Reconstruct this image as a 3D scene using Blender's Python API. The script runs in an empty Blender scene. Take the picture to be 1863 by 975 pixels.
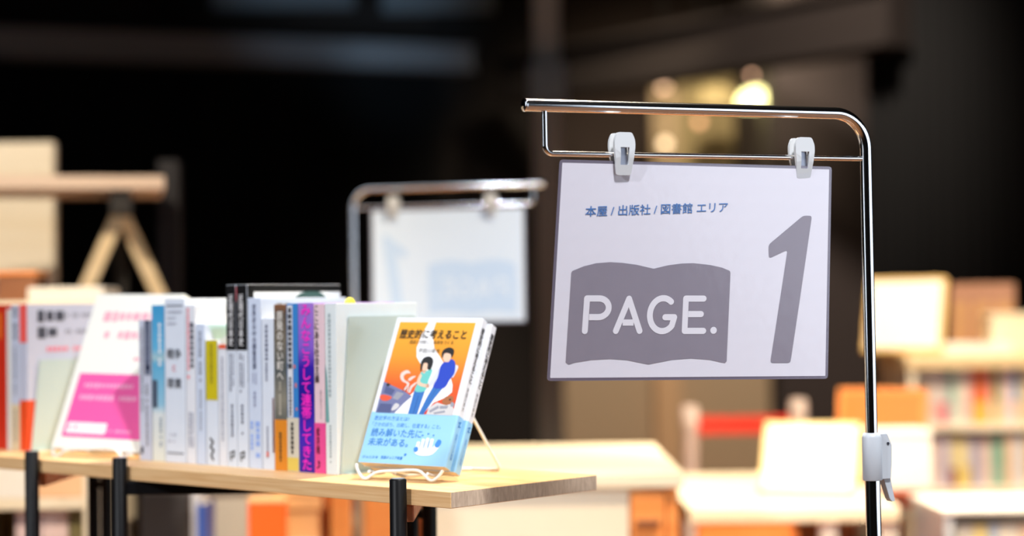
import bpy, bmesh, math, random
from mathutils import Vector, Matrix
random.seed(7)
SC = bpy.context.scene
COL = SC.collection
PI = math.pi

# ------------------------------------------------------------------ camera
F = 3400.0; CX, CY = 931.5, 487.5           # focal length in pixels of the 1863 x 975 frame
H = 1.20                                    # lens height above the floor
PITCH, ROLL = math.radians(1.166), math.radians(0.7)
fw = Vector((0, math.cos(PITCH), math.sin(PITCH)))
up0 = Vector((0, -math.sin(PITCH), math.cos(PITCH)))
rt = Vector((1, 0, 0)) * math.cos(ROLL) - up0 * math.sin(ROLL)
up = Vector((1, 0, 0)) * math.sin(ROLL) + up0 * math.cos(ROLL)
EYE = Vector((0, 0, H))
cd = bpy.data.cameras.new('camera'); cam = bpy.data.objects.new('camera', cd); COL.objects.link(cam)
m = Matrix.Identity(4)
for i in range(3):
    m[i][0], m[i][1], m[i][2], m[i][3] = rt[i], up[i], -fw[i], EYE[i]
cam.matrix_world = m
cd.sensor_width = 36; cd.sensor_fit = 'HORIZONTAL'; cd.lens = F * 36 / 1863
cd.clip_start = 0.05; cd.clip_end = 100
cd.dof.use_dof = True; cd.dof.focus_distance = 1.87; cd.dof.aperture_fstop = 2.55
SC.camera = cam

def at(px, py, Y):
    v = fw + rt * ((px - CX) / F) + up * ((CY - py) / F)
    return EYE + v * (Y / v.y)

# ------------------------------------------------------------------ world, exposure, lights
w = bpy.data.worlds.new('world'); SC.world = w; w.use_nodes = True
w.node_tree.nodes['Background'].inputs[0].default_value = (0.02, 0.022, 0.028, 1)
w.node_tree.nodes['Background'].inputs[1].default_value = 0.3
vs = SC.view_settings
vs.view_transform = 'Standard'; vs.look = 'None'; vs.exposure = 0.0; vs.gamma = 1.0; vs.use_curve_mapping = False

def area(name, loc, target, sx, sy, power, col):
    l = bpy.data.lights.new(name, 'AREA'); l.shape = 'RECTANGLE'; l.size = sx; l.size_y = sy
    l.energy = power; l.color = col
    o = bpy.data.objects.new(name, l); COL.objects.link(o); o.location = loc
    o.rotation_euler = (Vector(target) - Vector(loc)).to_track_quat('-Z', 'Y').to_euler()
    return o
def spot(name, loc, target, power, col, angle, blend=0.5, radius=0.05):
    l = bpy.data.lights.new(name, 'SPOT'); l.energy = power; l.color = col
    l.spot_size = math.radians(angle); l.spot_blend = blend; l.shadow_soft_size = radius
    o = bpy.data.objects.new(name, l); COL.objects.link(o); o.location = loc
    o.rotation_euler = (Vector(target) - Vector(loc)).to_track_quat('-Z', 'Y').to_euler()
    return o
COOL = (0.80, 0.89, 1.0); CLEAN = (0.93, 0.95, 1.0); WARM = (1.0, 0.82, 0.60); SOFT = (1.0, 0.86, 0.64)
area('daylight_right', (3.0, 0.95, 1.45), (0.3, 0.95, 1.35), 3.5, 1.8, 44, COOL)
area('fill_left', (-2.8, 0.6, 1.9), (-0.2, 2.1, 1.1), 1.2, 2.0, 14, COOL)  # added soft cool fill for the spines
spot('spot_front_right', (0.72, 0.62, 3.5), (0.1, 1.95, 1.12), 385, CLEAN, 38, 0.5, 0.10)
spot('spot_front_left', (-2.3, -0.1, 2.6), (-0.3, 2.1, 1.08), 270, CLEAN, 34, 0.5, 0.05)
spot('spot_over_table', (0.55, 3.0, 3.3), (-0.15, 2.15, 1.0), 520, SOFT, 34, 0.6, 0.04)
spot('spot_floor_front', (0.9, 0.4, 4.2), (0.7, 0.5, 0.0), 420, WARM, 60, 0.7, 0.1)
spot('spot_back_right', (1.0, 3.6, 3.9), (1.05, 4.9, 0.9), 950, WARM, 62, 0.6, 0.12)
spot('spot_back_middle', (0.9, 2.5, 3.6), (0.4, 3.6, 0.8), 720, WARM, 46, 0.6, 0.12)
spot('spot_back_left', (-1.5, 1.3, 3.0), (-1.2, 3.9, 1.15), 430, WARM, 44, 0.6, 0.12)
spot('spot_blue_beam', (-0.2, 10.4, 2.4), (-0.72, 12.95, 2.9), 60, (0.45, 0.72, 1.0), 26, 0.9, 0.2)
spot('spot_blue_ceiling', (-1.2, 9.6, 2.6), (-1.2, 12.6, 3.55), 70, (0.45, 0.72, 1.0), 34, 0.9, 0.2)
spot('spot_lobby', (1.0, 10.6, 4.3), (1.3, 14.0, 1.4), 460, (1.0, 0.84, 0.62), 62, 0.9, 0.2)
spot('spot_lobby_front', (1.2, 8.4, 4.2), (1.4, 11.6, 1.0), 520, (1.0, 0.86, 0.72), 70, 0.9, 0.2)

# ------------------------------------------------------------------ materials
def s2l(c):
    c = c / 255.0
    return c / 12.92 if c <= 0.04045 else ((c + 0.055) / 1.055) ** 2.4
def rgb(c): return (s2l(c[0]), s2l(c[1]), s2l(c[2]), 1)
_M = {}
def mat(c, rough=0.55, metal=0.0, coat=0.0, spec=0.5, grain=0.03):
    """plain coloured surface with a faint procedural mottling"""
    key = (tuple(c), rough, metal, coat, spec, grain)
    if key in _M: return _M[key]
    ma = bpy.data.materials.new('surface_%03d' % len(_M)); ma.use_nodes = True
    nt = ma.node_tree; b = nt.nodes['Principled BSDF']
    b.inputs['Roughness'].default_value = rough; b.inputs['Metallic'].default_value = metal
    b.inputs['Coat Weight'].default_value = coat; b.inputs['Specular IOR Level'].default_value = spec
    if grain:
        tc = nt.nodes.new('ShaderNodeTexCoord'); n = nt.nodes.new('ShaderNodeTexNoise'); n.inputs['Scale'].default_value = 60
        r = nt.nodes.new('ShaderNodeValToRGB'); q = rgb(c)
        r.color_ramp.elements[0].color = tuple(x * (1 - grain) for x in q[:3]) + (1,)
        r.color_ramp.elements[1].color = tuple(min(1, x * (1 + grain)) for x in q[:3]) + (1,)
        nt.links.new(tc.outputs['Object'], n.inputs['Vector']); nt.links.new(n.outputs['Fac'], r.inputs[0])
        nt.links.new(r.outputs[0], b.inputs['Base Color'])
    else:
        b.inputs['Base Color'].default_value = rgb(c)
    _M[key] = ma
    return ma
def wood(name, c1, c2, scale=(3, 40, 40), rough=0.5):
    ma = bpy.data.materials.new(name); ma.use_nodes = True; nt = ma.node_tree; b = nt.nodes['Principled BSDF']
    b.inputs['Roughness'].default_value = rough
    tc = nt.nodes.new('ShaderNodeTexCoord'); mp = nt.nodes.new('ShaderNodeMapping'); mp.inputs['Scale'].default_value = scale
    n = nt.nodes.new('ShaderNodeTexNoise'); n.inputs['Scale'].default_value = 1.0; n.inputs['Detail'].default_value = 5; n.inputs['Distortion'].default_value = 0.6
    r = nt.nodes.new('ShaderNodeValToRGB'); r.color_ramp.elements[0].position = 0.35; r.color_ramp.elements[1].position = 0.68
    r.color_ramp.elements[0].color = rgb(c1); r.color_ramp.elements[1].color = rgb(c2)
    nt.links.new(tc.outputs['Object'], mp.inputs[0]); nt.links.new(mp.outputs[0], n.inputs['Vector'])
    nt.links.new(n.outputs['Fac'], r.inputs[0]); nt.links.new(r.outputs[0], b.inputs['Base Color'])
    return ma
def glow(name, c, strength):
    ma = bpy.data.materials.new(name); ma.use_nodes = True; nt = ma.node_tree; b = nt.nodes['Principled BSDF']
    b.inputs['Base Color'].default_value = rgb(c); b.inputs['Emission Color'].default_value = rgb(c)
    b.inputs['Emission Strength'].default_value = strength
    return ma
def gradient(name, axis, z0, z1, stops):
    ma = bpy.data.materials.new(name); ma.use_nodes = True; nt = ma.node_tree; b = nt.nodes['Principled BSDF']
    b.inputs['Roughness'].default_value = 0.4
    tc = nt.nodes.new('ShaderNodeTexCoord'); s = nt.nodes.new('ShaderNodeSeparateXYZ'); mr = nt.nodes.new('ShaderNodeMapRange')
    mr.inputs['From Min'].default_value = z0; mr.inputs['From Max'].default_value = z1
    r = nt.nodes.new('ShaderNodeValToRGB')
    while len(r.color_ramp.elements) < len(stops): r.color_ramp.elements.new(0.5)
    for e, (p, c) in zip(r.color_ramp.elements, stops): e.position = p; e.color = rgb(c)
    nt.links.new(tc.outputs['Object'], s.inputs[0]); nt.links.new(s.outputs[axis], mr.inputs[0])
    nt.links.new(mr.outputs[0], r.inputs[0]); nt.links.new(r.outputs[0], b.inputs['Base Color'])
    return ma
CHROME = mat((225, 226, 230), 0.11, 1.0, grain=0)
PLASTIC = mat((204, 208, 212), 0.38, grain=0)
CLAMP = mat((184, 192, 202), 0.4, grain=0)
BLACKSTEEL = mat((8, 8, 10), 0.42, 0.0, spec=0.16, grain=0)
WHITEWIRE = mat((236, 236, 232), 0.35, grain=0)
PAPER = mat((240, 238, 230), 0.8)
PAGES = mat((238, 228, 205), 0.85)
COVERW = mat((226, 228, 238), 0.45)
TABLEWOOD = wood('pine_board', (220, 172, 116), (238, 200, 148), (8, 60, 300))
ENDGRAIN = wood('pine_end_grain', (186, 162, 140), (212, 190, 166), (240, 240, 60), 0.85)
PLATE = mat((186, 201, 193), 0.32, coat=0.3, grain=0)
INK = mat((44, 46, 50), 0.6, grain=0)
GREY = mat((120, 122, 132), 0.6, grain=0)

# ------------------------------------------------------------------ mesh helpers
class MB:
    def __init__(s): s.v = []; s.f = []; s.mi = []; s.sm = []
    def add(s, vs, fs, mi=0, smooth=False):
        b = len(s.v); s.v += [tuple(p) for p in vs]
        for f in fs: s.f.append(tuple(i + b for i in f)); s.mi.append(mi); s.sm.append(smooth)
        return s
    def box(s, x0, x1, y0, y1, z0, z1, mi=0, M=None):
        p = [Vector((x, y, z)) for z in (z0, z1) for y in (y0, y1) for x in (x0, x1)]
        if M: p = [M @ q for q in p]
        return s.add(p, [(0, 2, 3, 1), (4, 5, 7, 6), (0, 1, 5, 4), (1, 3, 7, 5), (3, 2, 6, 7), (2, 0, 4, 6)], mi)
    def prism(s, pts, z0, z1, mi=0, fn=None):
        n = len(pts); vs = [(x, y, z0) for x, y in pts] + [(x, y, z1) for x, y in pts]
        if fn: vs = [fn(*q) for q in vs]
        fs = [tuple(range(n - 1, -1, -1)), tuple(range(n, 2 * n))] + [(i, (i + 1) % n, n + (i + 1) % n, n + i) for i in range(n)]
        return s.add(vs, fs, mi)
    def tube(s, pts, r, n=14, mi=0, cap=True, closed=False):
        pts = [Vector(p) for p in pts]; m_ = len(pts)
        rs = r if isinstance(r, (list, tuple)) else [r] * m_
        T = []
        for i in range(m_):
            if closed: t = pts[(i + 1) % m_] - pts[i - 1]
            else: t = pts[min(i + 1, m_ - 1)] - pts[max(i - 1, 0)]
            T.append(t.normalized())
        u = T[0].orthogonal().normalized(); vs = []
        for i in range(m_):
            if i: u = (T[i - 1].rotation_difference(T[i]) @ u)
            u = (u - T[i] * u.dot(T[i])).normalized(); w_ = T[i].cross(u)
            for k in range(n):
                a = 2 * PI * k / n; vs.append(pts[i] + (u * math.cos(a) + w_ * math.sin(a)) * rs[i])
        fs = []
        for i in range(m_ if closed else m_ - 1):
            a, b = i * n, ((i + 1) % m_) * n
            fs += [(a + k, a + (k + 1) % n, b + (k + 1) % n, b + k) for k in range(n)]
        s.add(vs, fs, mi, True)
        if cap and not closed:
            s.add(vs[:n], [tuple(range(n - 1, -1, -1))], mi); s.add(vs[-n:], [tuple(range(n))], mi)
        return s
    def lathe(s, prof, n=24, c=(0, 0, 0), mi=0, smooth=True):
        vs = [(c[0] + r * math.cos(2 * PI * k / n), c[1] + r * math.sin(2 * PI * k / n), c[2] + z) for r, z in prof for k in range(n)]
        fs = [(i * n + k, i * n + (k + 1) % n, (i + 1) * n + (k + 1) % n, (i + 1) * n + k) for i in range(len(prof) - 1) for k in range(n)]
        s.add(vs, fs, mi, smooth)
        s.add(vs[:n], [tuple(range(n - 1, -1, -1))], mi); s.add(vs[-n:], [tuple(range(n))], mi)
        return s
    def flat(s, polys, fn, off, mi=0):
        for p in polys: s.add([fn(u, v, off) for u, v in p], [tuple(range(len(p)))], mi)
        return s
    def dense(s, polys, fn, off, step=0.012, mi=0):
        """flat polygons cut on a fine grid before they are laid on a warped sheet"""
        for p in polys:
            bm = bmesh.new(); bm.faces.new([bm.verts.new((u, v, 0)) for u, v in p])
            bmesh.ops.triangulate(bm, faces=bm.faces[:])
            for ax in (0, 1):
                lo, hi = min(q[ax] for q in p), max(q[ax] for q in p); n = Vector((1, 0, 0)) if ax == 0 else Vector((0, 1, 0))
                c = math.ceil(lo / step) * step
                while c < hi:
                    bmesh.ops.bisect_plane(bm, geom=bm.verts[:] + bm.edges[:] + bm.faces[:], plane_co=n * c, plane_no=n); c += step
            bm.verts.index_update()
            s.add([fn(v.co.x, v.co.y, off) for v in bm.verts], [tuple(v.index for v in f.verts) for f in bm.faces], mi); bm.free()
        return s
    def build(s, name, mats, parent=None, bevel=0.0, seg=2):
        me = bpy.data.meshes.new(name); me.from_pydata(s.v, [], s.f)
        if not isinstance(mats, (list, tuple)): mats = [mats]
        for q in mats: me.materials.append(q)
        me.polygons.foreach_set('material_index', s.mi); me.polygons.foreach_set('use_smooth', s.sm)
        if bevel:
            bm = bmesh.new(); bm.from_mesh(me); bmesh.ops.remove_doubles(bm, verts=bm.verts, dist=1e-6)
            es = [e for e in bm.edges if len(e.link_faces) == 2 and e.calc_face_angle(0) > 0.6]
            bmesh.ops.bevel(bm, geom=es, offset=bevel, segments=seg, affect='EDGES', profile=0.5, clamp_overlap=True)
            bm.to_mesh(me); bm.free()
        me.update()
        o = bpy.data.objects.new(name, me); COL.objects.link(o)
        if parent: o.parent = parent
        return o
def tag(o, label, cat, group=None):
    o['label'] = label; o['category'] = cat
    if group: o['group'] = group
    return o
def thing(name, label, cat, loc=(0, 0, 0), rotz=0, group=None, M=None):
    o = bpy.data.objects.new(name, None); COL.objects.link(o); o.empty_display_size = 0.05
    if M is not None: o.matrix_world = M
    else: o.location = loc; o.rotation_euler = (0, 0, rotz)
    return tag(o, label, cat, group)
def struct(o): o['kind'] = 'structure'; return o
def smooth_poly(p, n=5):
    """closed Catmull-Rom through p"""
    out = []; m_ = len(p)
    for i in range(m_):
        a, b, c, d = [Vector(p[(i + k) % m_]) for k in (-1, 0, 1, 2)]
        for k in range(n):
            t = k / n
            q = 0.5 * ((2 * b) + (c - a) * t + (2 * a - 5 * b + 4 * c - d) * t * t + (3 * b - a - 3 * c + d) * t ** 3)
            out.append((q.x, q.y))
    return out
def smooth_path(p, n=8):
    out = []; m_ = len(p); p = [Vector(q) for q in p]
    for i in range(m_ - 1):
        a, b, c, d = p[max(i - 1, 0)], p[i], p[i + 1], p[min(i + 2, m_ - 1)]
        for k in range(n):
            t = k / n
            out.append(0.5 * ((2 * b) + (c - a) * t + (2 * a - 5 * b + 4 * c - d) * t * t + (3 * b - a - 3 * c + d) * t ** 3))
    return out + [p[-1]]
def fillet(p, r, n=8):
    """round the corners of an open 3-D polyline"""
    p = [Vector(q) for q in p]; out = [p[0]]
    for i in range(1, len(p) - 1):
        a = (p[i - 1] - p[i]).normalized(); b = (p[i + 1] - p[i]).normalized()
        h = a.angle(b) / 2; d = r / math.tan(h); c = p[i] + (a + b).normalized() * (r / math.sin(h))
        s, e = (p[i] + a * d - c).normalized(), (p[i] + b * d - c).normalized()
        for k in range(n + 1): out.append(c + s.slerp(e, k / n) * r)
    return out + [p[-1]]
def round_poly(p, r, n=4):
    out = []; m_ = len(p)
    for i in range(m_):
        q = Vector(p[i]); a = Vector(p[i - 1]) - q; b = Vector(p[(i + 1) % m_]) - q
        d = min(r, a.length * 0.45, b.length * 0.45); s = q + a.normalized() * d; e = q + b.normalized() * d
        for k in range(n + 1):
            t = k / n; z = s * (1 - t) ** 2 + q * 2 * t * (1 - t) + e * t * t; out.append((z.x, z.y))
    return out
def stroke(pts, wd, n=7, closed=False):
    """round-ended strokes as overlapping quads and discs: list of polygons"""
    out = []; r = wd / 2
    for i, (x, y) in enumerate(pts):
        out.append([(x + r * math.cos(2 * PI * k / 16), y + r * math.sin(2 * PI * k / 16)) for k in range(16)])
    for a, b in zip(pts[:-1], pts[1:]):
        d = (Vector(b) - Vector(a)); 
        if d.length < 1e-9: continue
        nrm = Vector((-d.y, d.x)).normalized() * r
        out.append([(a[0] - nrm.x, a[1] - nrm.y), (b[0] - nrm.x, b[1] - nrm.y), (b[0] + nrm.x, b[1] + nrm.y), (a[0] + nrm.x, a[1] + nrm.y)])
    return out
def ribbon(pts, wd, caps=(True, True)):
    """one outline around a polyline: round ends, round outer joins"""
    p = [Vector(q) for q in pts]; r = wd / 2; L, Rr = [], []
    def nrm(a, b): d = (b - a).normalized(); return Vector((-d.y, d.x))
    def arc(c, a, b, n=6):
        a0 = math.atan2(a.y, a.x); da = (math.atan2(b.y, b.x) - a0 + PI) % (2 * PI) - PI
        return [c + Vector((math.cos(a0 + da * k / n), math.sin(a0 + da * k / n))) * r for k in range(n + 1)]
    for i in range(len(p)):
        if i == 0: n = nrm(p[0], p[1]); L.append(p[0] + n * r); Rr.append(p[0] - n * r)
        elif i == len(p) - 1: n = nrm(p[-2], p[-1]); L.append(p[-1] + n * r); Rr.append(p[-1] - n * r)
        else:
            a, b = nrm(p[i - 1], p[i]), nrm(p[i], p[i + 1]); h = (a + b).normalized(); k = r / max(0.3, h.dot(a))
            turn = a.x * b.y - a.y * b.x
            if abs(turn) < 0.25: L.append(p[i] + h * k); Rr.append(p[i] - h * k)
            elif turn > 0: L.append(p[i] + h * k); Rr += arc(p[i], -a, -b)
            else: L += arc(p[i], a, b); Rr.append(p[i] - h * k)
    def cap(c, n, on):
        if not on: return []
        a0 = math.atan2(n.y, n.x); return [c + Vector((math.cos(a0 - PI * k / 8), math.sin(a0 - PI * k / 8))) * r for k in range(1, 8)]
    out = L + cap(p[-1], nrm(p[-2], p[-1]), caps[1]) + Rr[::-1] + cap(p[0], -nrm(p[0], p[1]), caps[0])
    return [(q.x, q.y) for q in out]
_T = {}
def glyphs(body, vertical=False, bold=0.0):
    """lettering as flat polygons, normalised to its own bounding box (0..1, 0..1) plus aspect"""
    key = (body, vertical, bold)
    if key in _T: return _T[key]
    c = bpy.data.curves.new('lettering', 'FONT'); c.resolution_u = 3
    c.body = '\n'.join(body) if vertical else body
    c.align_x = 'CENTER' if vertical else 'LEFT'; c.space_line = 0.98 if vertical else 1.0
    o = bpy.data.objects.new('lettering', c); COL.objects.link(o)
    dg = bpy.context.evaluated_depsgraph_get(); me = bpy.data.meshes.new_from_object(o.evaluated_get(dg))
    vs = [(v.co.x, v.co.y) for v in me.vertices]; fs = [tuple(p.vertices) for p in me.polygons]
    bpy.data.objects.remove(o); bpy.data.curves.remove(c); bpy.data.meshes.remove(me)
    if bold:
        n = len(vs); v0, f0 = vs, fs; vs, fs = [], []
        for k, (dx, dy) in enumerate(((0, 0), (-1, 0), (1, 0), (0, 1), (0, -1), (0.7, 0.7), (-0.7, -0.7), (0.7, -0.7), (-0.7, 0.7))):
            vs += [(x + dx * bold, y + dy * bold) for x, y in v0]; fs += [tuple(i + n * k for i in f) for f in f0]
        layers = [k for k in range(9) for _ in v0]
    else: layers = [0] * len(vs)
    x0 = min(p[0] for p in vs); x1 = max(p[0] for p in vs); y0 = min(p[1] for p in vs); y1 = max(p[1] for p in vs)
    _T[key] = ([((x - x0) / (x1 - x0), (y - y0) / (y1 - y0), 0.00002 * k) for (x, y), k in zip(vs, layers)], fs, (x1 - x0) / (y1 - y0))
    return _T[key]
def text(name, body, material, parent, fn, off, u0, u1, v0, v1, vertical=False, bold=0.0, shear=0.0, slope=0.0):
    vs, fs, asp = glyphs(body, vertical, bold)
    P = []
    for a, b, z in vs:
        u = u0 + (u1 - u0) * a + shear * (v1 - v0) * b; v = v0 + (v1 - v0) * b + slope * (u1 - u0) * a
        P.append(fn(u, v, off + z))
    return MB().add(P, fs).build(name, material, parent)
def marks(name, material, parent, fn, off, rows):
    """illegible small print: little blocks along rows (u0,u1,v0,v1,vertical), each row its own piece"""
    for (u0, u1, v0, v1, vert) in rows:
        mb = MB()
        if vert:
            wd = u1 - u0; v = v1
            while v > v0 + 0.3 * wd:
                h = wd * random.uniform(0.55, 0.95); q = random.uniform(0, 0.2) * wd
                if random.random() > 0.08: mb.flat([[(u0 + q, v - h), (u1 - q * 0.7, v - h), (u1 - q * 0.7, v), (u0 + q, v)]], fn, off)
                v -= h + 0.22 * wd
        else:
            hh = v1 - v0; u = u0
            while u < u1 - 0.3 * hh:
                h = hh * random.uniform(0.55, 0.95); q = random.uniform(0, 0.2) * hh
                if random.random() > 0.08: mb.flat([[(u, v0 + q), (u + h, v0 + q), (u + h, v1 - q * 0.7), (u, v1 - q * 0.7)]], fn, off)
                u += h + 0.22 * hh
        mb.build(name, material, parent)
def rect(u0, u1, v0, v1): return [(u0, v0), (u1, v0), (u1, v1), (u0, v1)]

# ------------------------------------------------------------------ the hall
HALLW = mat((40, 36, 34), 0.9); DARK = mat((16, 15, 15), 0.95)
struct(MB().box(-7, 9, -5, 14.6, -0.1, 0).build('floor', wood('hall_floor', (150, 104, 70), (170, 122, 84), (2, 30, 2), 0.5)))
struct(MB().box(-7, 9, -5, 14.6, 4.6, 4.7).build('ceiling', DARK))
struct(MB().box(-7, 9, 14.3, 14.6, 0, 4.6).build('wall_back', mat((62, 50, 44), 0.9)))
struct(MB().box(-7, -6.8, -5, 14.3, 0, 4.6).build('wall_left', DARK))
struct(MB().box(8.8, 9, -5, 14.3, 0, 4.6).build('wall_right', DARK))
struct(MB().box(-6.8, 8.8, -5, -4.8, 0, 4.6).build('wall_front', mat((70, 68, 66), 0.9)))

def curtain(name, label, a, b, z1, material, waves):
    a, b = Vector(a), Vector(b); d = (b - a); n = Vector((d.y, -d.x)).normalized(); mb = MB(); N = waves * 8
    rows = []
    for th in (0.0, 0.02):
        for z in (0.01, z1):
            rows.append([(*(a + d * (i / N) + n * (0.05 * math.sin(2 * PI * i / 8) + 0.012 * math.sin(i * 1.7) - th)), z) for i in range(N + 1)])
    vs = sum(rows, []); L = N + 1; fs = []
    for i in range(N):
        fs += [(i, i + 1, L + i + 1, L + i), (2 * L + i, 3 * L + i, 3 * L + i + 1, 2 * L + i + 1), (L + i, L + i + 1, 3 * L + i + 1, 3 * L + i), (i, 2 * L + i, 2 * L + i + 1, i + 1)]
    fs += [(0, L, 3 * L, 2 * L), (N, 2 * L + N, 3 * L + N, L + N)]
    mb.add(vs, fs, 0, True)
    return tag(mb.build(name, material), label, 'curtain')
BLK = mat((17, 17, 18), 0.95)
cl0, cl1 = at(-260, 300, 11.2), at(800, 300, 13.6)
curtain('stage_curtain', 'long black pleated curtain along the wall behind the book table', cl0.xy, cl1.xy, 3.03, BLK, 46)
cr0, cr1 = at(1588, 300, 10.6), at(2200, 300, 8.6)
curtain('stage_curtain', 'black pleated curtain behind the warm lit book displays on the right', cr0.xy, cr1.xy, 3.9, BLK, 24)
# wall panels and piers between the two curtains
p0, p1 = at(800, 400, 14.0), at(972, 400, 14.0)
struct(MB().box(p0.x, p1.x, 13.9, 14.29, 0, 4.5).build('trim_1', mat((34, 29, 27), 0.9)))
p0, p1 = at(974, 400, 9.0), at(1022, 400, 9.0)
struct(MB().box(p0.x, p1.x, 9.0, 9.14, 0, 4.59).build('trim_2', mat((196, 194, 190), 0.8), bevel=0.01))
p0, p1 = at(1412, 400, 12.0), at(1592, 400, 12.0)
struct(MB().box(p0.x, p1.x, 12.0, 14.29, 0, 4.59).build('trim_3', mat((82, 72, 69), 0.9)))
p0, p1 = at(1236, 200, 14.0), at(1408, 165, 14.0)
struct(MB().box(p0.x, p1.x, 14.2, 14.29, 0.0, 2.95).build('trim_4', mat((196, 176, 128), 0.85)))
p0, p1 = at(1026, 700, 11.5), at(1400, 645, 11.5)
struct(MB().box(p0.x, p1.x, 11.5, 11.6, 0, p1.z).build('trim_5', mat((214, 188, 152), 0.85)))  # added low partition, its pale colour stands for light on the lower lobby wall
p0, p1 = at(1192, 700, 11.4), at(1238, 645, 11.4)
struct(MB().box(p0.x, p1.x, 11.4, 11.49, 0, p1.z).build('trim_6', mat((250, 206, 156), 0.8), bevel=0.008))
p0, p1 = at(1186, 200, 13.4), at(1234, 165, 13.4)
struct(MB().box(p0.x, p1.x, 13.4, 13.6, 0, 2.75).build('trim_7', mat((190, 166, 130), 0.8), bevel=0.01))

def beam(name, label, a, b, wd, ht, material, flange=True):
    a, b = Vector(a), Vector(b); d = (b - a).normalized(); L = (b - a).length
    q = Matrix.Translation(a) @ d.to_track_quat('X', 'Z').to_matrix().to_4x4()
    t = thing(name, label, 'beam', M=q)
    mb = MB().box(0, L, -wd * 0.35, wd * 0.35, -ht / 2, ht / 2)
    mb.build('beam_web', material, t)
    MB().box(0, L, -wd / 2, wd / 2, ht / 2, ht / 2 + 0.03).build('flange', material, t)
    MB().box(0, L, -wd / 2, wd / 2, -ht / 2 - 0.03, -ht / 2).build('flange', material, t)
    return t
beam('curtain_rail_beam', 'grey beam running above the long black curtain', at(-260, 70, 11.0), at(850, 108, 13.5), 0.2, 0.12, mat((150, 150, 152), 0.5))
beam('ceiling_beam', 'dark beam crossing the ceiling over the lobby opening', at(930, 148, 13.2), at(1640, 28, 10.2), 0.3, 0.28, mat((48, 40, 37), 0.8))
# ceiling baffle panels that catch a bluish light
for i, (x0, x1, y0, y1, Y, lab) in enumerate([(375, 650, -40, 24, 12.4, 'bluish lit ceiling baffle above the black curtain, the longer one'), (690, 900, -40, 30, 13.0, 'bluish lit ceiling baffle above the dark corner, the shorter one')]):
    a, b = at(x0, y0, Y), at(x1, y1, Y + 0.4)
    t = thing('ceiling_baffle', lab, 'baffle', ((a.x + b.x) / 2, Y + 0.2, b.z))
    hw = (b.x - a.x) / 2
    MB().box(-hw, hw, -0.04, 0.04, 0, a.z - b.z).build('panel', mat((120, 126, 130), 0.8), t, bevel=0.02)
    for s in (-0.7, 0.7): MB().tube([(hw * s, 0, a.z - b.z - 0.02), (hw * s, 0, 4.6 - b.z)], 0.008).build('hanger', mat((60, 60, 62), 0.6), t)

# lobby lamps
def bulb(px, py, Y, r, c, st, label):
    p = at(px, py, Y); t = thing('globe_lamp', label, 'lamp', p, group='small round lamps in the lobby')
    MB().lathe([(0.001, -r)] + [(r * math.sin(a), -r * math.cos(a)) for a in [PI * k / 10 for k in range(1, 10)]] + [(0.001, r)], 16).build('globe', glow('lamp_glow', c, st), t)
    MB().tube([(0, 0, r), (0, 0, 4.6 - p.z)], 0.004, 6).build('cord', mat((20, 20, 20), 0.6), t)
bulb(1207, 156, 13.2, 0.035, (255, 205, 165), 4.0, 'small round lamp hanging left of the glowing dome lamp, upper one')
bulb(1370, 132, 13.0, 0.035, (255, 200, 165), 3.2, 'small round lamp hanging above the glowing dome lamp')
bulb(1210, 262, 13.15, 0.035, (255, 225, 180), 2.6, 'small round lamp low beside the pale lobby column')
bulb(1272, 222, 13.1, 0.03, (255, 190, 140), 1.6, 'dim round lamp between the pale column and the dome lamps')
def dome(px, py, Y, r, c, st, label):
    p = at(px, py, Y); t = thing('dome_lamp', label, 'lamp', p)
    MB().lathe([(r, 0), (r * 0.96, r * 0.35), (r * 0.8, r * 0.62), (r * 0.5, r * 0.82), (r * 0.15, r * 0.9)], 24).build('shade', glow('dome_glow', c, st), t)
    MB().tube([(0, 0, r * 0.85), (0, 0, 4.6 - p.z)], 0.006, 6).build('cord', mat((20, 20, 20), 0.6), t)
dome(1378, 194, 12.6, 0.135, (255, 248, 170), 4.5, 'bright glowing yellow dome lamp behind the chrome rail')
dome(1300, 196, 13.5, 0.19, (214, 190, 130), 0.28, 'dim beige dome lamp left of the bright dome lamp')
tag(MB().box(-0.09, 0.09, -0.06, 0.06, -0.1, 0.1).build('wall_speaker', mat((150, 165, 178), 0.6), bevel=0.02), 'small pale loudspeaker on the grey pier above the chrome rail', 'loudspeaker')
COL.objects[-1].location = at(996, 152, 8.93)

# ------------------------------------------------------------------ book table
ZT = H - 0.186                                # table top height
CORN = Vector((-0.0643, 1.8816, 0))           # front right corner of the board
LD = Vector((-0.741, 0.671, 0)); BD = Vector((0.671, 0.741, 0))   # along the board / away from the viewer
ROT = math.atan2(-0.671, 0.741)               # local x = -LD, local y = BD
def tb(s, b, z=0.0): return CORN + LD * s + BD * b + Vector((0, 0, z))
table = thing('display_table', 'narrow pine board display table on black steel posts holding the row of books', 'table', tb(0, 0), ROT)
TH = 0.0168
MB().box(-1.3, 0, 0, 0.230, ZT - TH, ZT).build('tabletop', [TABLEWOOD, ENDGRAIN], table, bevel=0.0006, seg=1)
top = bpy.data.objects['tabletop']
for p_ in top.data.polygons:
    if p_.normal.x > 0.9: p_.material_index = 1
R = 0.0088
def post(s, b, ztop, nm='leg'):
    mb = MB(); mb.lathe([(R, 0.0), (R, ztop - 0.0012), (R - 0.0012, ztop)], 24, (-s, b, 0))
    o = mb.build(nm, BLACKSTEEL, table)
    MB().lathe([(R + 0.004, 0.0), (R + 0.004, 0.012), (R, 0.02)], 20, (-s, b, 0)).build('rubber_foot', mat((30, 30, 30), 0.9), o)
    MB().lathe([(R - 0.002, ztop), (R - 0.002, ztop + 0.0006)], 20, (-s, b, 0)).build('end_cap', mat((120, 122, 126), 0.4), o)
    return o
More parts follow.
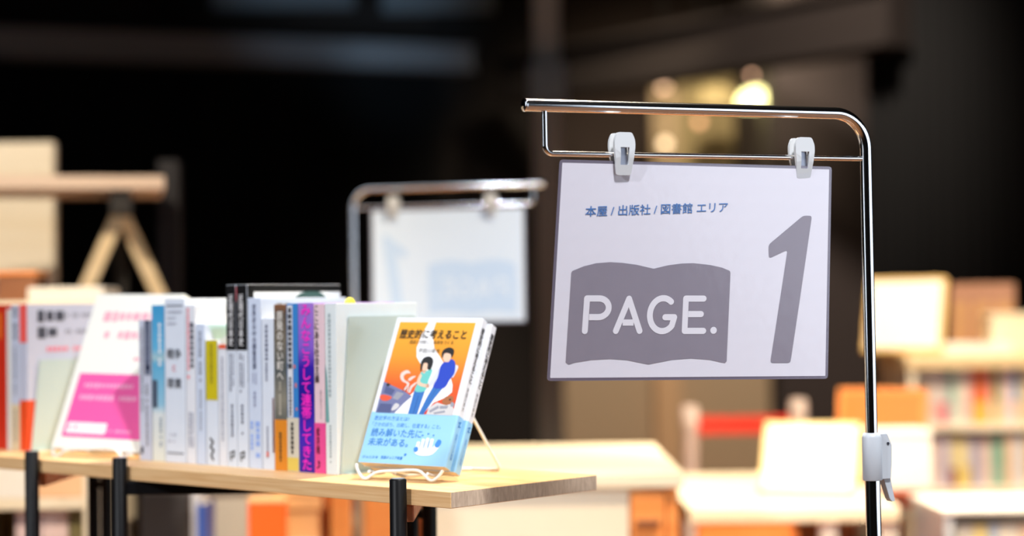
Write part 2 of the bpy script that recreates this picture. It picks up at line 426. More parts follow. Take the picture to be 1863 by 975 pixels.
for s in (0.066, 0.541, 0.726, 1.2): post(s, -R - 0.0006, ZT + 0.0105)
for s in (0.268, 0.300, 0.916, 0.948): post(s, 0.230 + R + 0.0006, ZT - 0.004)
for s in (0.268, 0.916):
    mb = MB()
    for z in (ZT - 0.062, ZT - 0.42): mb.tube([(-s, 0.2394, z), (-s - 0.032, 0.2394, z)], 0.006, 12)
    mb.build('link_bar', BLACKSTEEL, table)
# square bars under the board, from the front posts to the rear posts
def bar(a, b, wd, z0, z1, nm, ma):
    a, b = Vector(a), Vector(b); d = b - a; q = Matrix.Translation((a.x, a.y, 0)) @ Matrix.Rotation(math.atan2(d.y, d.x), 4, 'Z')
    return MB().box(0, d.length, -wd / 2, wd / 2, z0, z1, M=q).build(nm, ma, table, bevel=0.0015)
bar((-0.541, -0.002), (-0.268, 0.232), 0.016, ZT - TH - 0.0172, ZT - TH - 0.0006, 'brace', BLACKSTEEL)
BAT = wood('reddish_batten', (176, 112, 78), (204, 140, 102), (90, 8, 60))
bar((-0.066, 0.002), (-0.268, 0.230), 0.016, ZT - TH - 0.018, ZT - TH - 0.0006, 'batten', BAT)
bar((-0.726, 0.002), (-0.916, 0.230), 0.016, ZT - TH - 0.018, ZT - TH - 0.0006, 'batten', BAT)

# ------------------------------------------------------------------ books standing spine out
SB = 0.0655; S0 = 0.248                       # spine line: distance behind the front edge, and its zero point along the board
S_OFF = (Vector((-0.20500, 2.09691, 0)) - CORN).dot(LD)
SB = (Vector((-0.20500, 2.09691, 0)) - CORN).dot(BD)
RG = 'paperbacks standing in a row on the pine board'
def shelf_book(s_left, th, h, depth, cover, label, band=None, side=None, cat='book'):
    """local: x 0..th along the spine, y 0..depth to the back, z up; spine faces -y, right cover faces +x"""
    t = thing('book', label, cat, tb(S_OFF + s_left, SB, ZT), ROT, RG)
    th -= 0.0006; c = 0.0005
    mb = MB().prism([(0, 0), (th, 0), (th, depth), (th - c, depth), (th - c, c), (c, c), (c, depth), (0, depth)], 0, h)
    mb.build('cover', cover, t, bevel=0.0004, seg=1)
    MB().box(c + 0.0001, th - c - 0.0001, c + 0.0004, depth - 0.002, 0.0006, h - 0.0012).build('pages', PAGES, t)
    if band:
        bh, bm_ = band; e = 0.0003
        MB().prism([(-e, -e), (th + e, -e), (th + e, depth), (th, depth), (th, 0), (0, 0), (0, depth), (-e, depth)], 0.0003, bh).build('paper_band', bm_, t)
    sp = lambda u, v, o: (u, -o, v)
    rc = lambda u, v, o: (th + o, u, v)
    return t, sp, rc, th
W1 = mat((222, 231, 244), 0.42); W2 = mat((210, 222, 242), 0.42); W3 = mat((230, 234, 242), 0.45); LAV = mat((202, 208, 226), 0.45)
def patch(name, material, parent, fn, off, *rects):
    for r in rects: MB().flat([rect(*r)], fn, off).build(name, material, parent)

# leftmost cluster
b, sp, rc, th = shelf_book(0.6822, 0.0333, 0.1965, 0.130, mat((206, 44, 18), 0.45), 'bright red book at the left end of the row, cut by the photo edge')
patch('spine_label', mat((238, 120, 30), 0.5), b, sp, 0.0004, (0.015, 0.022, 0.150, 0.185))
b, sp, rc, th = shelf_book(0.6486, 0.0104, 0.1900, 0.128, mat((226, 222, 214), 0.5), 'thin cream book between the red book and the grey lettered spine')
b, sp, rc, th = shelf_book(0.6380, 0.0206, 0.1955, 0.130, LAV, 'pale grey book with dark spine print and cream lower band, near the red book', (0.062, mat((226, 206, 168), 0.5)))
marks('title', GREY, b, sp, 0.0004, [(0.006, 0.0145, 0.152, 0.192, True), (0.008, 0.012, 0.075, 0.14, True)])
marks('author_name', GREY, b, sp, 0.0008, [(0.008, 0.012, 0.01, 0.055, True)])
b, sp, rc, th = shelf_book(0.6172, 0.0185, 0.1966, 0.130, mat((196, 199, 216), 0.45), 'white book with a salmon spine top and orange lower band, left of the pink book', (0.068, mat((232, 78, 28), 0.5)))
patch('spine_label', mat((246, 92, 84), 0.5), b, sp, 0.0004, (0.0003, th - 0.0003, 0.145, 0.1963))
marks('title', mat((70, 72, 84), 0.6, grain=0), b, rc, 0.0004, [(0.016, 0.050, 0.172, 0.188, False), (0.016, 0.050, 0.150, 0.166, False)])
marks('print', mat((150, 152, 166), 0.6, grain=0), b, rc, 0.0004, [(0.06, 0.105, 0.178, 0.184, False), (0.06, 0.095, 0.156, 0.162, False)])
marks('subtitle', mat((238, 130, 150), 0.6, grain=0), b, rc, 0.0004, [(0.03, 0.11, 0.132, 0.139, False)])

# main run of books, left to right
b, sp, rc, th = shelf_book(0.3535, 0.0250, 0.1743, 0.128, LAV, 'shorter lavender book with a navy block on its spine, right of the pink book')
patch('spine_label', mat((38, 48, 74), 0.5), b, sp, 0.0004, (0.0125, th - 0.001, 0.106, 0.1735))
marks('title', mat((140, 150, 176), 0.6, grain=0), b, sp, 0.0008, [(0.0165, 0.022, 0.110, 0.170, True)])
marks('subtitle', GREY, b, sp, 0.0004, [(0.0045, 0.0085, 0.06, 0.165, True), (0.014, 0.018, 0.02, 0.095, True)])
patch('publisher_mark', INK, b, sp, 0.0004, (0.003, 0.008, 0.008, 0.017))
SKY = gradient('sky_cover', 2, 0.0, 0.193, [(0.0, (226, 230, 220)), (0.3, (222, 230, 232)), (0.36, (150, 200, 226)), (0.62, (96, 178, 218)), (0.66, (170, 205, 214)), (0.72, (100, 184, 226)), (1.0, (66, 158, 212))])
b, sp, rc, th = shelf_book(0.3270, 0.0250, 0.1925, 0.128, SKY, 'sky blue topped book beside the thick white volume')
patch('spine_label', mat((74, 84, 104), 0.5), b, sp, 0.0004, (0.0015, 0.0105, 0.066, 0.100))
marks('title', mat((235, 240, 245), 0.6, grain=0), b, sp, 0.0004, [(0.013, 0.019, 0.118, 0.175, True)])
marks('author_name', mat((120, 140, 160), 0.6, grain=0), b, sp, 0.0004, [(0.015, 0.019, 0.018, 0.054, True)])
b, sp, rc, th = shelf_book(0.3012, 0.0408, 0.2000, 0.135, W1, 'thickest white book in the row with large black title and grey lines')
patch('rule', mat((120, 126, 138), 0.6), b, sp, 0.0004, (0.004, th - 0.004, 0.1905, 0.1925), (0.004, th - 0.004, 0.0105, 0.0125))
for ch, z in (('戦争', 0.1265), ('罪責', 0.0905)):
    text('title', ch, mat((60, 62, 70), 0.6, grain=0), b, sp, 0.0004, 0.005, 0.033, z, z + 0.0125, bold=0.012)
text('title', 'と', mat((232, 120, 128), 0.6, grain=0), b, sp, 0.0004, 0.0155, 0.0225, 0.1115, 0.1195, bold=0.01)
marks('subtitle', mat((175, 180, 196), 0.6, grain=0), b, sp, 0.0004, [(0.006, 0.034, 0.182, 0.1855, False), (0.006, 0.024, 0.175, 0.178, False), (0.006, 0.024, 0.168, 0.171, False), (0.006, 0.02, 0.032, 0.0355, False), (0.006, 0.02, 0.024, 0.0275, False)])
marks('print', mat((96, 130, 130), 0.6, grain=0), b, rc, 0.0004, [(0.03, 0.12, 0.185, 0.190, False)])
marks('barcode', mat((120, 120, 124), 0.6, grain=0), b, rc, 0.0004, [(0.05, 0.085, 0.165, 0.176, False)])
b, sp, rc, th = shelf_book(0.2596, 0.0188, 0.1919, 0.128, W3, 'white book with a pink flower sprig and dark title, right of the thickest white book')
marks('title', mat((80, 82, 96), 0.6, grain=0), b, sp, 0.0004, [(0.0085, 0.0155, 0.118, 0.178, True)])
marks('sprig', mat((240, 150, 160), 0.6, grain=0), b, sp, 0.0004, [(0.0025, 0.0075, 0.10, 0.188, True)])
marks('author_name', mat((150, 155, 175), 0.6, grain=0), b, sp, 0.0004, [(0.005, 0.009, 0.02, 0.062, True), (0.011, 0.014, 0.02, 0.062, True)])
b, sp, rc, th = shelf_book(0.2400, 0.0176, 0.1690, 0.128, W2, 'shorter white book with pale teal cover corner, left of the yellow label book')
marks('title', mat((130, 135, 150), 0.6, grain=0), b, sp, 0.0004, [(0.006, 0.0105, 0.10, 0.160, True), (0.007, 0.010, 0.04, 0.09, True)])
MB().flat([[(0.004, 0.1685), (0.05, 0.1685), (0.018, 0.145)]], rc, 0.0004).build('corner_print', mat((190, 222, 222), 0.5), b)
b, sp, rc, th = shelf_book(0.2214, 0.0235, 0.1500, 0.128, W1, 'low white book with a yellow green upper spine')
patch('spine_label', mat((206, 190, 14), 0.5), b, sp, 0.0004, (0.0006, th - 0.0006, 0.078, 0.1495))
marks('title', mat((150, 138, 20), 0.6, grain=0), b, sp, 0.0008, [(0.009, 0.0135, 0.10, 0.145, True)])
MB().flat(stroke([(0.008, 0.032), (0.013, 0.028), (0.008, 0.022), (0.014, 0.018), (0.009, 0.012), (0.013, 0.007)], 0.0028), sp, 0.0004).build('emblem', INK, b)
b, sp, rc, th = shelf_book(0.1972, 0.0150, 0.1450, 0.128, W3, 'low thin white book with an orange red top edge beside the yellow label')
patch('spine_label', mat((236, 96, 56), 0.5), b, sp, 0.0004, (0.0005, th - 0.0005, 0.1395, 0.1448))
marks('title', mat((165, 168, 182), 0.6, grain=0), b, sp, 0.0004, [(0.005, 0.009, 0.03, 0.13, True)])
for k, (s_, t_, lab) in enumerate([(0.1818, 0.0182, 'left one of two tall matching books with black upper spines'), (0.1632, 0.0202, 'right one of two tall matching books with black upper spines, dark picture cover')]):
    b, sp, rc, th = shelf_book(s_, t_, 0.2150, 0.148, W1, lab)
    patch('spine_label', mat((16, 16, 18), 0.6, spec=0.15), b, sp, 0.0004, (0.0002, th - 0.0002, 0.138, 0.2148))
    text('title', '近現代日本史', mat((236, 236, 238), 0.6, grain=0), b, sp, 0.0008, 0.0048, 0.0135, 0.143, 0.204, True, 0.012)
    marks('subtitle', mat((120, 125, 142), 0.6, grain=0), b, sp, 0.0004, [(0.005, 0.0085, 0.09, 0.134, True), (0.0105, 0.013, 0.095, 0.134, True)])
    marks('author_name', mat((105, 110, 128), 0.6, grain=0), b, sp, 0.0004, [(0.007, 0.0115, 0.036, 0.074, True)])
    MB().flat(stroke([(0.005, 0.016), (0.0125, 0.019), (0.012, 0.012), (0.006, 0.013), (0.007, 0.008)], 0.002), sp, 0.0004).build('publisher_mark', INK, b)
    if k:
        patch('red_mark', mat((190, 50, 60), 0.5), b, sp, 0.0009, (0.0004, 0.0018, 0.196, 0.213))
        patch('cover_border', mat((14, 14, 16), 0.55, spec=0.2), b, rc, 0.0004, (0.0002, 0.1476, 0.2065, 0.2148), (0.0002, 0.010, 0.10, 0.2148))
        MB().flat([smooth_poly([(0.066, 0.190), (0.074, 0.200), (0.090, 0.2064), (0.112, 0.2064), (0.125, 0.199), (0.130, 0.188)])], rc, 0.0004).build('cover_picture', mat((34, 72, 72), 0.4), b)
b, sp, rc, th = shelf_book(0.1422, 0.0236, 0.1990, 0.135, W2, 'white book with a single column of dark characters and blue lower lettering')
text('title', '世界史の中の戦後思想', mat((84, 92, 124), 0.6, grain=0), b, sp, 0.0004, 0.0080, 0.0150, 0.116, 0.192, True, 0.01)
marks('subtitle', mat((150, 158, 186), 0.6, grain=0), b, sp, 0.0004, [(0.0075, 0.010, 0.098, 0.112, True), (0.0125, 0.015, 0.098, 0.112, True), (0.009, 0.0135, 0.072, 0.09, True)])
marks('publisher_mark', mat((150, 180, 240), 0.6, grain=0), b, sp, 0.0004, [(0.003, 0.008, 0.02, 0.055, True), (0.012, 0.020, 0.012, 0.055, True)])
marks('barcode', mat((150, 150, 150), 0.6, grain=0), b, rc, 0.0004, [(0.024, 0.05, 0.181, 0.1935, False)])
b, sp, rc, th = shelf_book(0.1180, 0.0218, 0.1750, 0.128, W1, 'shorter white book with grey title, left of the grey brown photo spine')
marks('title', mat((120, 126, 148), 0.6, grain=0), b, sp, 0.0004, [(0.006, 0.0115, 0.128, 0.168, True), (0.0065, 0.0105, 0.10, 0.124, True)])
patch('spine_label', mat((106, 40, 28), 0.5), b, sp, 0.0004, (th - 0.0026, th - 0.0003, 0.02, 0.083))
marks('author_name', mat((130, 136, 156), 0.6, grain=0), b, sp, 0.0004, [(0.0075, 0.011, 0.012, 0.05, True)])
patch('seal', mat((226, 120, 110), 0.5), b, sp, 0.0008, (0.0075, 0.0115, 0.015, 0.021))
PHOTO = gradient('photo_spine', 2, 0.055, 0.191, [(0.0, (92, 96, 92)), (0.2, (140, 136, 122)), (0.45, (86, 92, 92)), (0.7, (120, 112, 98)), (0.92, (96, 84, 74)), (1.0, (140, 92, 60))])
b, sp, rc, th = shelf_book(0.0957, 0.0218, 0.1910, 0.128, PHOTO, 'grey brown photo spine with white lettering and an amber lower band', (0.0585, mat((222, 138, 34), 0.45)))
text('title', '原発のない町へ', mat((236, 232, 224), 0.6, grain=0), b, sp, 0.0004, 0.0048, 0.0160, 0.105, 0.183, True, 0.014)
marks('subtitle', mat((190, 184, 168), 0.6, grain=0), b, sp, 0.0004, [(0.008, 0.0115, 0.064, 0.102, True)])
marks('author_name', mat((84, 60, 30), 0.6, grain=0), b, sp, 0.0008, [(0.008, 0.012, 0.010, 0.044, True)])
BLUE2 = mat((52, 132, 206), 0.45)
b, sp, rc, th = shelf_book(0.0737, 0.0196, 0.1920, 0.128, BLUE2, 'blue book with a white spine strip and a beige and yellow lower band', (0.0615, mat((214, 208, 190), 0.45)))
patch('spine_label', mat((222, 226, 232), 0.5), b, sp, 0.0004, (0.0015, 0.0105, 0.062, 0.190))
marks('title', mat((58, 60, 70), 0.6, grain=0), b, sp, 0.0008, [(0.0025, 0.0095, 0.115, 0.187, True), (0.004, 0.008, 0.064, 0.112, True)])
patch('band_stripe', mat((226, 200, 92), 0.5), b, sp, 0.0006, (0.0002, th - 0.0002, 0.001, 0.016))
patch('spots', mat((226, 120, 110), 0.5), b, sp, 0.0006, (0.014, 0.017, 0.096, 0.101), (0.012, 0.015, 0.118, 0.122), (0.015, 0.018, 0.07, 0.073))
marks('author_name', mat((70, 66, 60), 0.6, grain=0), b, sp, 0.0007, [(0.006, 0.011, 0.020, 0.056, True)])
PURP = gradient('purple_spine', 2, 0.0, 0.193, [(0.0, (58, 20, 150)), (0.2, (72, 40, 190)), (0.45, (26, 18, 150)), (0.62, (50, 22, 170)), (0.74, (136, 96, 210)), (1.0, (166, 120, 214))])
b, sp, rc, th = shelf_book(0.0539, 0.0266, 0.1924, 0.128, PURP, 'purple book with large magenta lettering running down the spine')
text('title', 'みんなこうして連帯してきた', mat((255, 40, 205), 0.5, grain=0), b, sp, 0.0004, 0.0050, 0.0220, 0.003, 0.1905, True, 0.02)
b, sp, rc, th = shelf_book(0.0271, 0.0184, 0.1909, 0.128, mat((232, 204, 212), 0.45), 'pale pink book with black title and a hot pink lower band', (0.0570, mat((232, 78, 150), 0.45)))
text('title', 'ここにある社会主義', mat((52, 34, 40), 0.6, grain=0), b, sp, 0.0004, 0.0015, 0.0088, 0.102, 0.189, True, 0.014)
text('subtitle', '日常から始めるコミュニズム', mat((96, 84, 92), 0.6, grain=0), b, sp, 0.0004, 0.0095, 0.0125, 0.062, 0.094, True)
text('author_name', '松井暁', mat((90, 20, 56), 0.6, grain=0), b, sp, 0.0008, 0.0035, 0.0090, 0.022, 0.052, True, 0.01)
MB().flat(stroke([(0.004, 0.006), (0.008, 0.008), (0.006, 0.014), (0.009, 0.012)], 0.0014), sp, 0.0008).build('publisher_mark', mat((90, 20, 56), 0.6, grain=0), b)
b, sp, rc, th = shelf_book(0.0085, 0.0190, 0.1915, 0.128, mat((226, 236, 238), 0.4), 'white book with teal flash at the right end of the row against the bookend')
marks('title', mat((172, 186, 190), 0.6, grain=0), b, sp, 0.0004, [(0.005, 0.010, 0.085, 0.180, True), (0.006, 0.0095, 0.012, 0.055, True)])
MB().flat([[(0.0004, 0.058), (0.006, 0.058), (0.003, 0.108), (0.0004, 0.125)]], sp, 0.0004).build('flash', mat((110, 168, 168), 0.5), b)
MB().lathe([(0.0004, -0.0003), (0.0085, -0.0003), (0.0085, 0.0003), (0.0004, 0.0003)], 20, (0, 0, 0)).build('index_tab', mat((240, 226, 60), 0.5), b)
tabo = COL.objects[-1]; tabo.rotation_euler = (PI / 2, 0, PI / 2); tabo.location = (0.009, 0.030, 0.1895)

def bookend(s_edge, ht, dp, label):
    """L-shaped steel bookend: plate flat against the last cover, foot under the books side"""
    t = thing('bookend', label, 'bookend', tb(S_OFF + s_edge, SB + 0.0035, ZT), ROT)
    P = round_poly([(0.0, 0.0), (dp, 0.0), (dp, ht), (0.0, ht)], 0.012, 6)
    P = [(0.0, 0.0), (dp, 0.0)] + [q for q in P if q[1] > ht * 0.5]
    P = [(0.0, 0.0), (dp, 0.0)] + round_poly([(dp, 0.0), (dp, ht), (0.0, ht), (0.0, 0.0)], 0.014, 6)[5:15]
    MB().prism(P, 0.0004, 0.0014, 0, lambda x, y, z: (z, x, y)).build('plate', PLATE, t)
    MB().box(0.0014, 0.012, 0.004, dp - 0.004, 0.0002, 0.0012).build('foot', PLATE, t)
    return t
bookend(0.0085 - 0.0190 - 0.0004, 0.1765, 0.126, 'large grey green steel bookend against the last white book, left of the front display book')
bookend(0.6172 - 0.0185 - 0.0006, 0.1215, 0.120, 'low grey green steel bookend against the orange banded book, left of the pink book')

# ------------------------------------------------------------------ face-out books on wire stands
def pose(c, yaw, tilt, roll):
    return Matrix.Translation(c) @ Matrix.Rotation(yaw, 4, 'Z') @ Matrix.Rotation(tilt, 4, 'X') @ Matrix.Rotation(roll, 4, 'Y')
BW, BH, BT = 0.112, 0.174, 0.0128
def face_book(name, label, M, cover, w_, h_, t_, group=None, spine_r=True):
    """local: x 0..w, y 0..t away from the reader, z 0..h; front cover faces -y; bound edge on the right (x = w)"""
    t = thing(name, label, 'book', M=M, group=group); c = 0.0004; r = min(0.0025, t_ * 0.35)
    arc = [(w_ - r + r * math.sin(a), r - r * math.cos(a)) for a in [PI / 2 * k / 5 for k in range(6)]]
    arc2 = [(w_ - r + r * math.cos(a), t_ - r + r * math.sin(a)) for a in [PI / 2 * k / 5 for k in range(6)]]
    out = [(0, 0)] + arc + arc2 + [(0, t_)]
    inn = [(0, t_ - c)] + [(w_ - r, t_ - c), (w_ - c, t_ - r), (w_ - c, r), (w_ - r, c)] + [(0, c)]
    MB().prism(out + inn, 0, h_).build('cover', cover, t)
    MB().box(0.0008, w_ - r, c + 0.0001, t_ - c - 0.0001, 0.0005, h_ - 0.0008).build('pages', PAGES, t)
    return t, out, r
O3 = Matrix.Translation
base = pose((-0.1013, 2.0419, 1.1097), math.radians(-30), math.radians(-25.9), math.radians(1.0)) @ O3((-BW / 2, 0, -BH / 2))
CREAM = mat((236, 240, 246), 0.4, coat=0.15, grain=0); OBI = mat((150, 206, 244), 0.4, coat=0.15, grain=0); OBIT = mat((66, 140, 214), 0.5, grain=0)
ORANGE = gradient('orange_print', 2, 0.06, 0.168, [(0.0, (214, 62, 30)), (0.30, (226, 92, 30)), (0.62, (234, 150, 40)), (1.0, (240, 172, 50))])
def K(t, dz=0): return [(u / 1000, v / 1000) for u, v in t]
def front_display_book(M, label, detailed):
    t, out, r = face_book('book', label, M, CREAM, BW, BH, BT, 'two copies of the illustrated book on the wire stand')
    e = 0.00025; cx_, cy_ = BW / 2, BT / 2
    grow = [(x + (e if x > 0.01 else 0), y + (-e if y < cy_ else e)) for x, y in out]
    MB().prism(grow + [(0, BT), ] + list(reversed(out))[1:-1] + [(0, 0)], 0.0003, 0.0592).build('paper_band', OBI, t)
    fr = lambda u, v, o: (u, -o, v)
    sp = lambda u, v, o: (BW + o, u, v)
    text('spine_title', '歴史的に考えること', INK, t, sp, 0.0004, 0.0032, 0.0096, 0.099, 0.164, True, 0.02)
    text('spine_author', '宇田川幸大', INK, t, sp, 0.0004, 0.0040, 0.0078, 0.066, 0.093, True)
    text('spine_publisher', '岩波ジュニア新書', OBIT, t, sp, 0.0006, 0.0042, 0.0080, 0.010, 0.040, True)
    MB().flat(stroke([(0.004, 0.052), (0.008, 0.054), (0.005, 0.048), (0.009, 0.049)], 0.0012), sp, 0.0006).build('spine_mark', OBIT, t)
    if not detailed: return t
    art = MB(); mats = [ORANGE] + [mat(c, 0.45, grain=0) for c in ((246, 246, 246), (112, 118, 158), (78, 86, 130), (226, 84, 52), (236, 206, 196), (24, 24, 26), (238, 196, 168), (106, 196, 188), (48, 112, 186), (30, 66, 186), (212, 216, 226), (166, 100, 60), (206, 204, 204), (150, 152, 164), (30, 84, 160))]
    def A(pts, mi, lay, sm=True):
        q = [(min(max(u, 5.2), 104.8), max(v, 58.5)) for u, v in pts]
        art.flat([K(smooth_poly(q, 4) if sm else q)], fr, 0.0003 + 0.00006 * lay, mi)
    A([(5.2, 168.4), (104.8, 168.4), (104.8, 58.5), (5.2, 58.5)], 0, 0, False)
    A([(44.0, 168.3), (38.6, 152.8), (36.5, 137.0), (39.7, 125.9), (47.5, 117.4), (54.1, 112.2), (53.9, 92.1), (43.6, 79.2), (30.0, 58.5), (67.1, 58.5), (77.1, 72.4), (90.9, 79.1), (97.0, 85.4), (95.6, 93.5), (87.9, 107.8), (72.2, 124.4), (59.5, 137.3), (52.3, 155.2), (53.1, 168.3)], 1, 1, False)
    A([(5.2, 95.5), (12, 93), (19.2, 90.4), (34.9, 85.1), (47.1, 78.9), (39.2, 70.8), (30.0, 58.5), (5.2, 58.5)], 2, 2, False)
    A([(9.7, 90.5), (23.0, 85.7), (20.3, 79.3), (8.8, 82.0)], 3, 3, False); A([(8.2, 69.4), (23.6, 69.1), (25.2, 58.5), (6.6, 58.5)], 3, 3, False)
    A([(26, 84), (36, 82), (30, 74), (22, 76)], 14, 3, False); A([(10, 94), (15, 92.5), (13, 89.5), (9.5, 91)], 6, 4, False)
    A([(5.2, 78.7), (12.0, 79.6), (21.5, 77.1), (16.6, 72.7), (8.6, 73.2)], 4, 4)
    A([(28, 70), (34, 68), (31, 63), (25, 62)], 13, 4)
    for x in (33.5, 36.5, 40.5): A([(x, 84), (x + .7, 84), (x + 1.4, 90 + (x % 3)), (x + .9, 90 + (x % 3))], 6, 4, False)
    A([(33.8, 86.8), (36.7, 93.1), (29.1, 96.5), (25.1, 101.7), (25.9, 107.1), (32.4, 109.8), (37.4, 106.3), (32.9, 105.8), (29.5, 102.9), (32.1, 98.1), (39.0, 94.7), (39.4, 89.4), (36.9, 86.2)], 5, 3)
    A([(39.0, 85.2), (42.2, 91.6), (48.9, 96.5), (47.6, 92.9), (44.3, 88.6), (43.5, 83.3)], 5, 3)
    A([(36.5, 99), (40.5, 102.5), (45.5, 103), (42, 99.5), (39, 97)], 5, 3)
    # woman
    A([(48.3, 86.2), (62.3, 86.7), (61.1, 73.8), (60.0, 58.5), (48.0, 58.5)], 9, 4, False)
    A([(55, 80), (56, 80), (55.4, 58.5), (54.4, 58.5)], 15, 5, False)
    A([(51.0, 107.6), (57.9, 109.5), (63.0, 111.8), (65.0, 108.8), (63.3, 98.2), (62.3, 85.7), (49.2, 85.2), (50.2, 96.1)], 8, 5)
    A([(52.6, 110), (56.5, 110), (56, 106.5), (53, 107)], 7, 6, False)
    A([(50.4, 119.9), (57.1, 119.2), (58.4, 113.4), (56.9, 109.0), (52.6, 108.7)], 7, 6)
    A([(49.0, 111.5), (47.4, 119.7), (50.3, 125.4), (57.0, 126.8), (62.5, 122.6), (63.4, 115.6), (61.8, 110.6), (57.8, 112.3), (56.6, 118.2), (51.6, 118.4), (51.1, 112.1), (50.3, 108.7)], 6, 7)
    A([(50.0, 105.0), (53.1, 103.6), (52.6, 97.2), (57.2, 94.3), (64.8, 93.3), (65.0, 90.4), (55.7, 91.1), (49.0, 95.2)], 7, 7)
    # man
    A([(71.7, 92.0), (85.2, 91.7), (76.1, 76.4), (68.2, 58.5), (61.8, 58.5), (66.7, 78.1)], 9, 4, False)
    A([(76, 90), (77, 90), (69, 68), (66.5, 58.5), (65.6, 58.5)], 15, 5, False)
    A([(74.3, 115.8), (78.0, 113.8), (77.1, 104.3), (69.8, 93.0), (65.6, 90.0), (63.0, 92.8), (65.4, 97.5), (68.3, 105.1)], 11, 5)
    A([(92.0, 117.3), (96.8, 115.8), (96.3, 110.1), (93.5, 102.4), (90.6, 104.8), (93.0, 110.6)], 11, 5)
    A([(76.4, 119.7), (80.9, 122.5), (86.6, 124.0), (91.8, 119.8), (94.1, 108.0), (90.0, 99.5), (85.6, 90.0), (71.7, 90.3), (74.1, 102.1), (73.9, 113.8)], 10, 6)
    A([(78, 124), (84, 125), (83, 120.5), (79, 120.5)], 7, 7, False)
    A([(73.5, 129.2), (82.1, 131.7), (84.8, 128.2), (83.7, 121.8), (77.6, 121.0)], 7, 8)
    A([(73.0, 126.0), (71.4, 131.0), (73.6, 135.9), (79.7, 138.0), (85.4, 135.8), (87.0, 130.5), (85.2, 125.8), (83.4, 129.7), (77.4, 131.4), (74.6, 129.9), (74.3, 125.6)], 6, 9)
    A([(62.0, 93.5), (65.0, 94.0), (66.0, 90.0), (62.8, 89.3)], 7, 7)
    # rubble right
    A([(71.5, 58.5), (73.0, 66.9), (81.5, 73.0), (90.9, 70.6), (100.7, 71.5), (104.8, 66), (104.8, 58.5)], 13, 3, False)
    for q in ([(74, 63), (84, 69.5), (86, 66.5), (76, 60.5)], [(86, 69), (97, 69.5), (96, 66), (87, 65.5)], [(80, 61), (94, 64), (95, 61.5), (82, 59)]): A(q, 14, 4, False)
    A([(87.7, 73.5), (89.9, 79.0), (94.9, 80.8), (100.0, 80.0), (101.2, 75.0), (97.0, 71.1), (92.9, 70.1)], 12, 4)
    A([(96, 77.5), (98, 77.5), (98, 75.8), (96, 75.8)], 6, 5); A([(99, 74), (103, 73), (104, 69), (100, 69)], 14, 4)
    art.build('cover_picture', mats, t)
    TI = mat((44, 34, 18), 0.55, grain=0)
    text('title', '歴史的に考えること', TI, t, fr, 0.0011, 0.0102, 0.0975, 0.1480, 0.1592, bold=0.014)
    text('subtitle', '過去と対話し、未来をつくる', TI, t, fr, 0.0011, 0.0255, 0.0830, 0.1415, 0.1462)
    text('author_name', '宇田川幸大', TI, t, fr, 0.0011, 0.0405, 0.0685, 0.1306, 0.1364)
    text('band_line', '歴史学の方法とは?', OBIT, t, fr, 0.0006, 0.0060, 0.0515, 0.0498, 0.0550)
    text('band_line', '「さかのぼり、比較し、往還する」こと。', OBIT, t, fr, 0.0006, 0.0055, 0.0945, 0.0424, 0.0474)
    text('band_headline', '読み解いた先に', OBIT, t, fr, 0.0006, 0.0070, 0.0725, 0.0308, 0.0404, bold=0.006)
    text('band_headline', '未来がある。', OBIT, t, fr, 0.0006, 0.0065, 0.0585, 0.0198, 0.0292, bold=0.006)
    text('band_series', 'ジュニスタ', OBIT, t, fr, 0.0006, 0.0040, 0.0240, 0.0050, 0.0082, bold=0.01)
    text('band_series', '岩波ジュニア新書', OBIT, t, fr, 0.0006, 0.0280, 0.0560, 0.0052, 0.0088, bold=0.01)
    hb = MB()
    hb.flat([K(smooth_poly([(68, 18), (70, 13.5), (78, 11), (90, 12), (96, 17), (99.5, 24), (98, 28.5), (94, 27), (90, 21), (80, 22), (72, 22)], 4))], fr, 0.0006, 0)
    for x0, x1, y in ((69.2, 73.4, 27), (74.6, 78.4, 30.5), (79.8, 83.6, 31.8), (85.4, 89.6, 31)):
        hb.flat([K(round_poly([(x0, 16), (x1, 16), (x1 + .4, y), (x0 - .2, y)], 1.9))], fr, 0.0007, 0)
    hb.flat([K(smooth_poly([(92.7, 22.9), (95.3, 30.1), (99.9, 28.0), (98.0, 21.5)], 4)), K(smooth_poly([(67.4, 19.1), (71.4, 20.8), (73.2, 16.7), (69.4, 14.6)], 4)), K(smooth_poly([(73.8, 27), (74.4, 27), (74.2, 20), (73.7, 20)], 2)), K(smooth_poly([(79, 28), (79.6, 28), (79.5, 20), (78.9, 20)], 2)), K(smooth_poly([(84.4, 28), (85, 28), (84.9, 20), (84.3, 20)], 2)),
             K(rect(73, 75, 33.5, 35)), K(rect(80, 82, 35.5, 37)), K(rect(87, 89, 34, 35.5)), K(smooth_poly([(57, 12), (59.6, 12.6), (60, 10.6), (57.6, 10)], 2))], fr, 0.0008, 1)
    hb.build('band_picture', [mat((232, 242, 250), 0.5, grain=0), mat((58, 134, 214), 0.5, grain=0)], t)
    return t
front_display_book(base, 'illustrated book with orange cover and pale blue band, front copy on the white wire stand', True)
front_display_book(base @ O3((0.0045, BT + 0.0006, -0.0004)), 'second copy tucked behind the illustrated orange cover book on the wire stand', False)

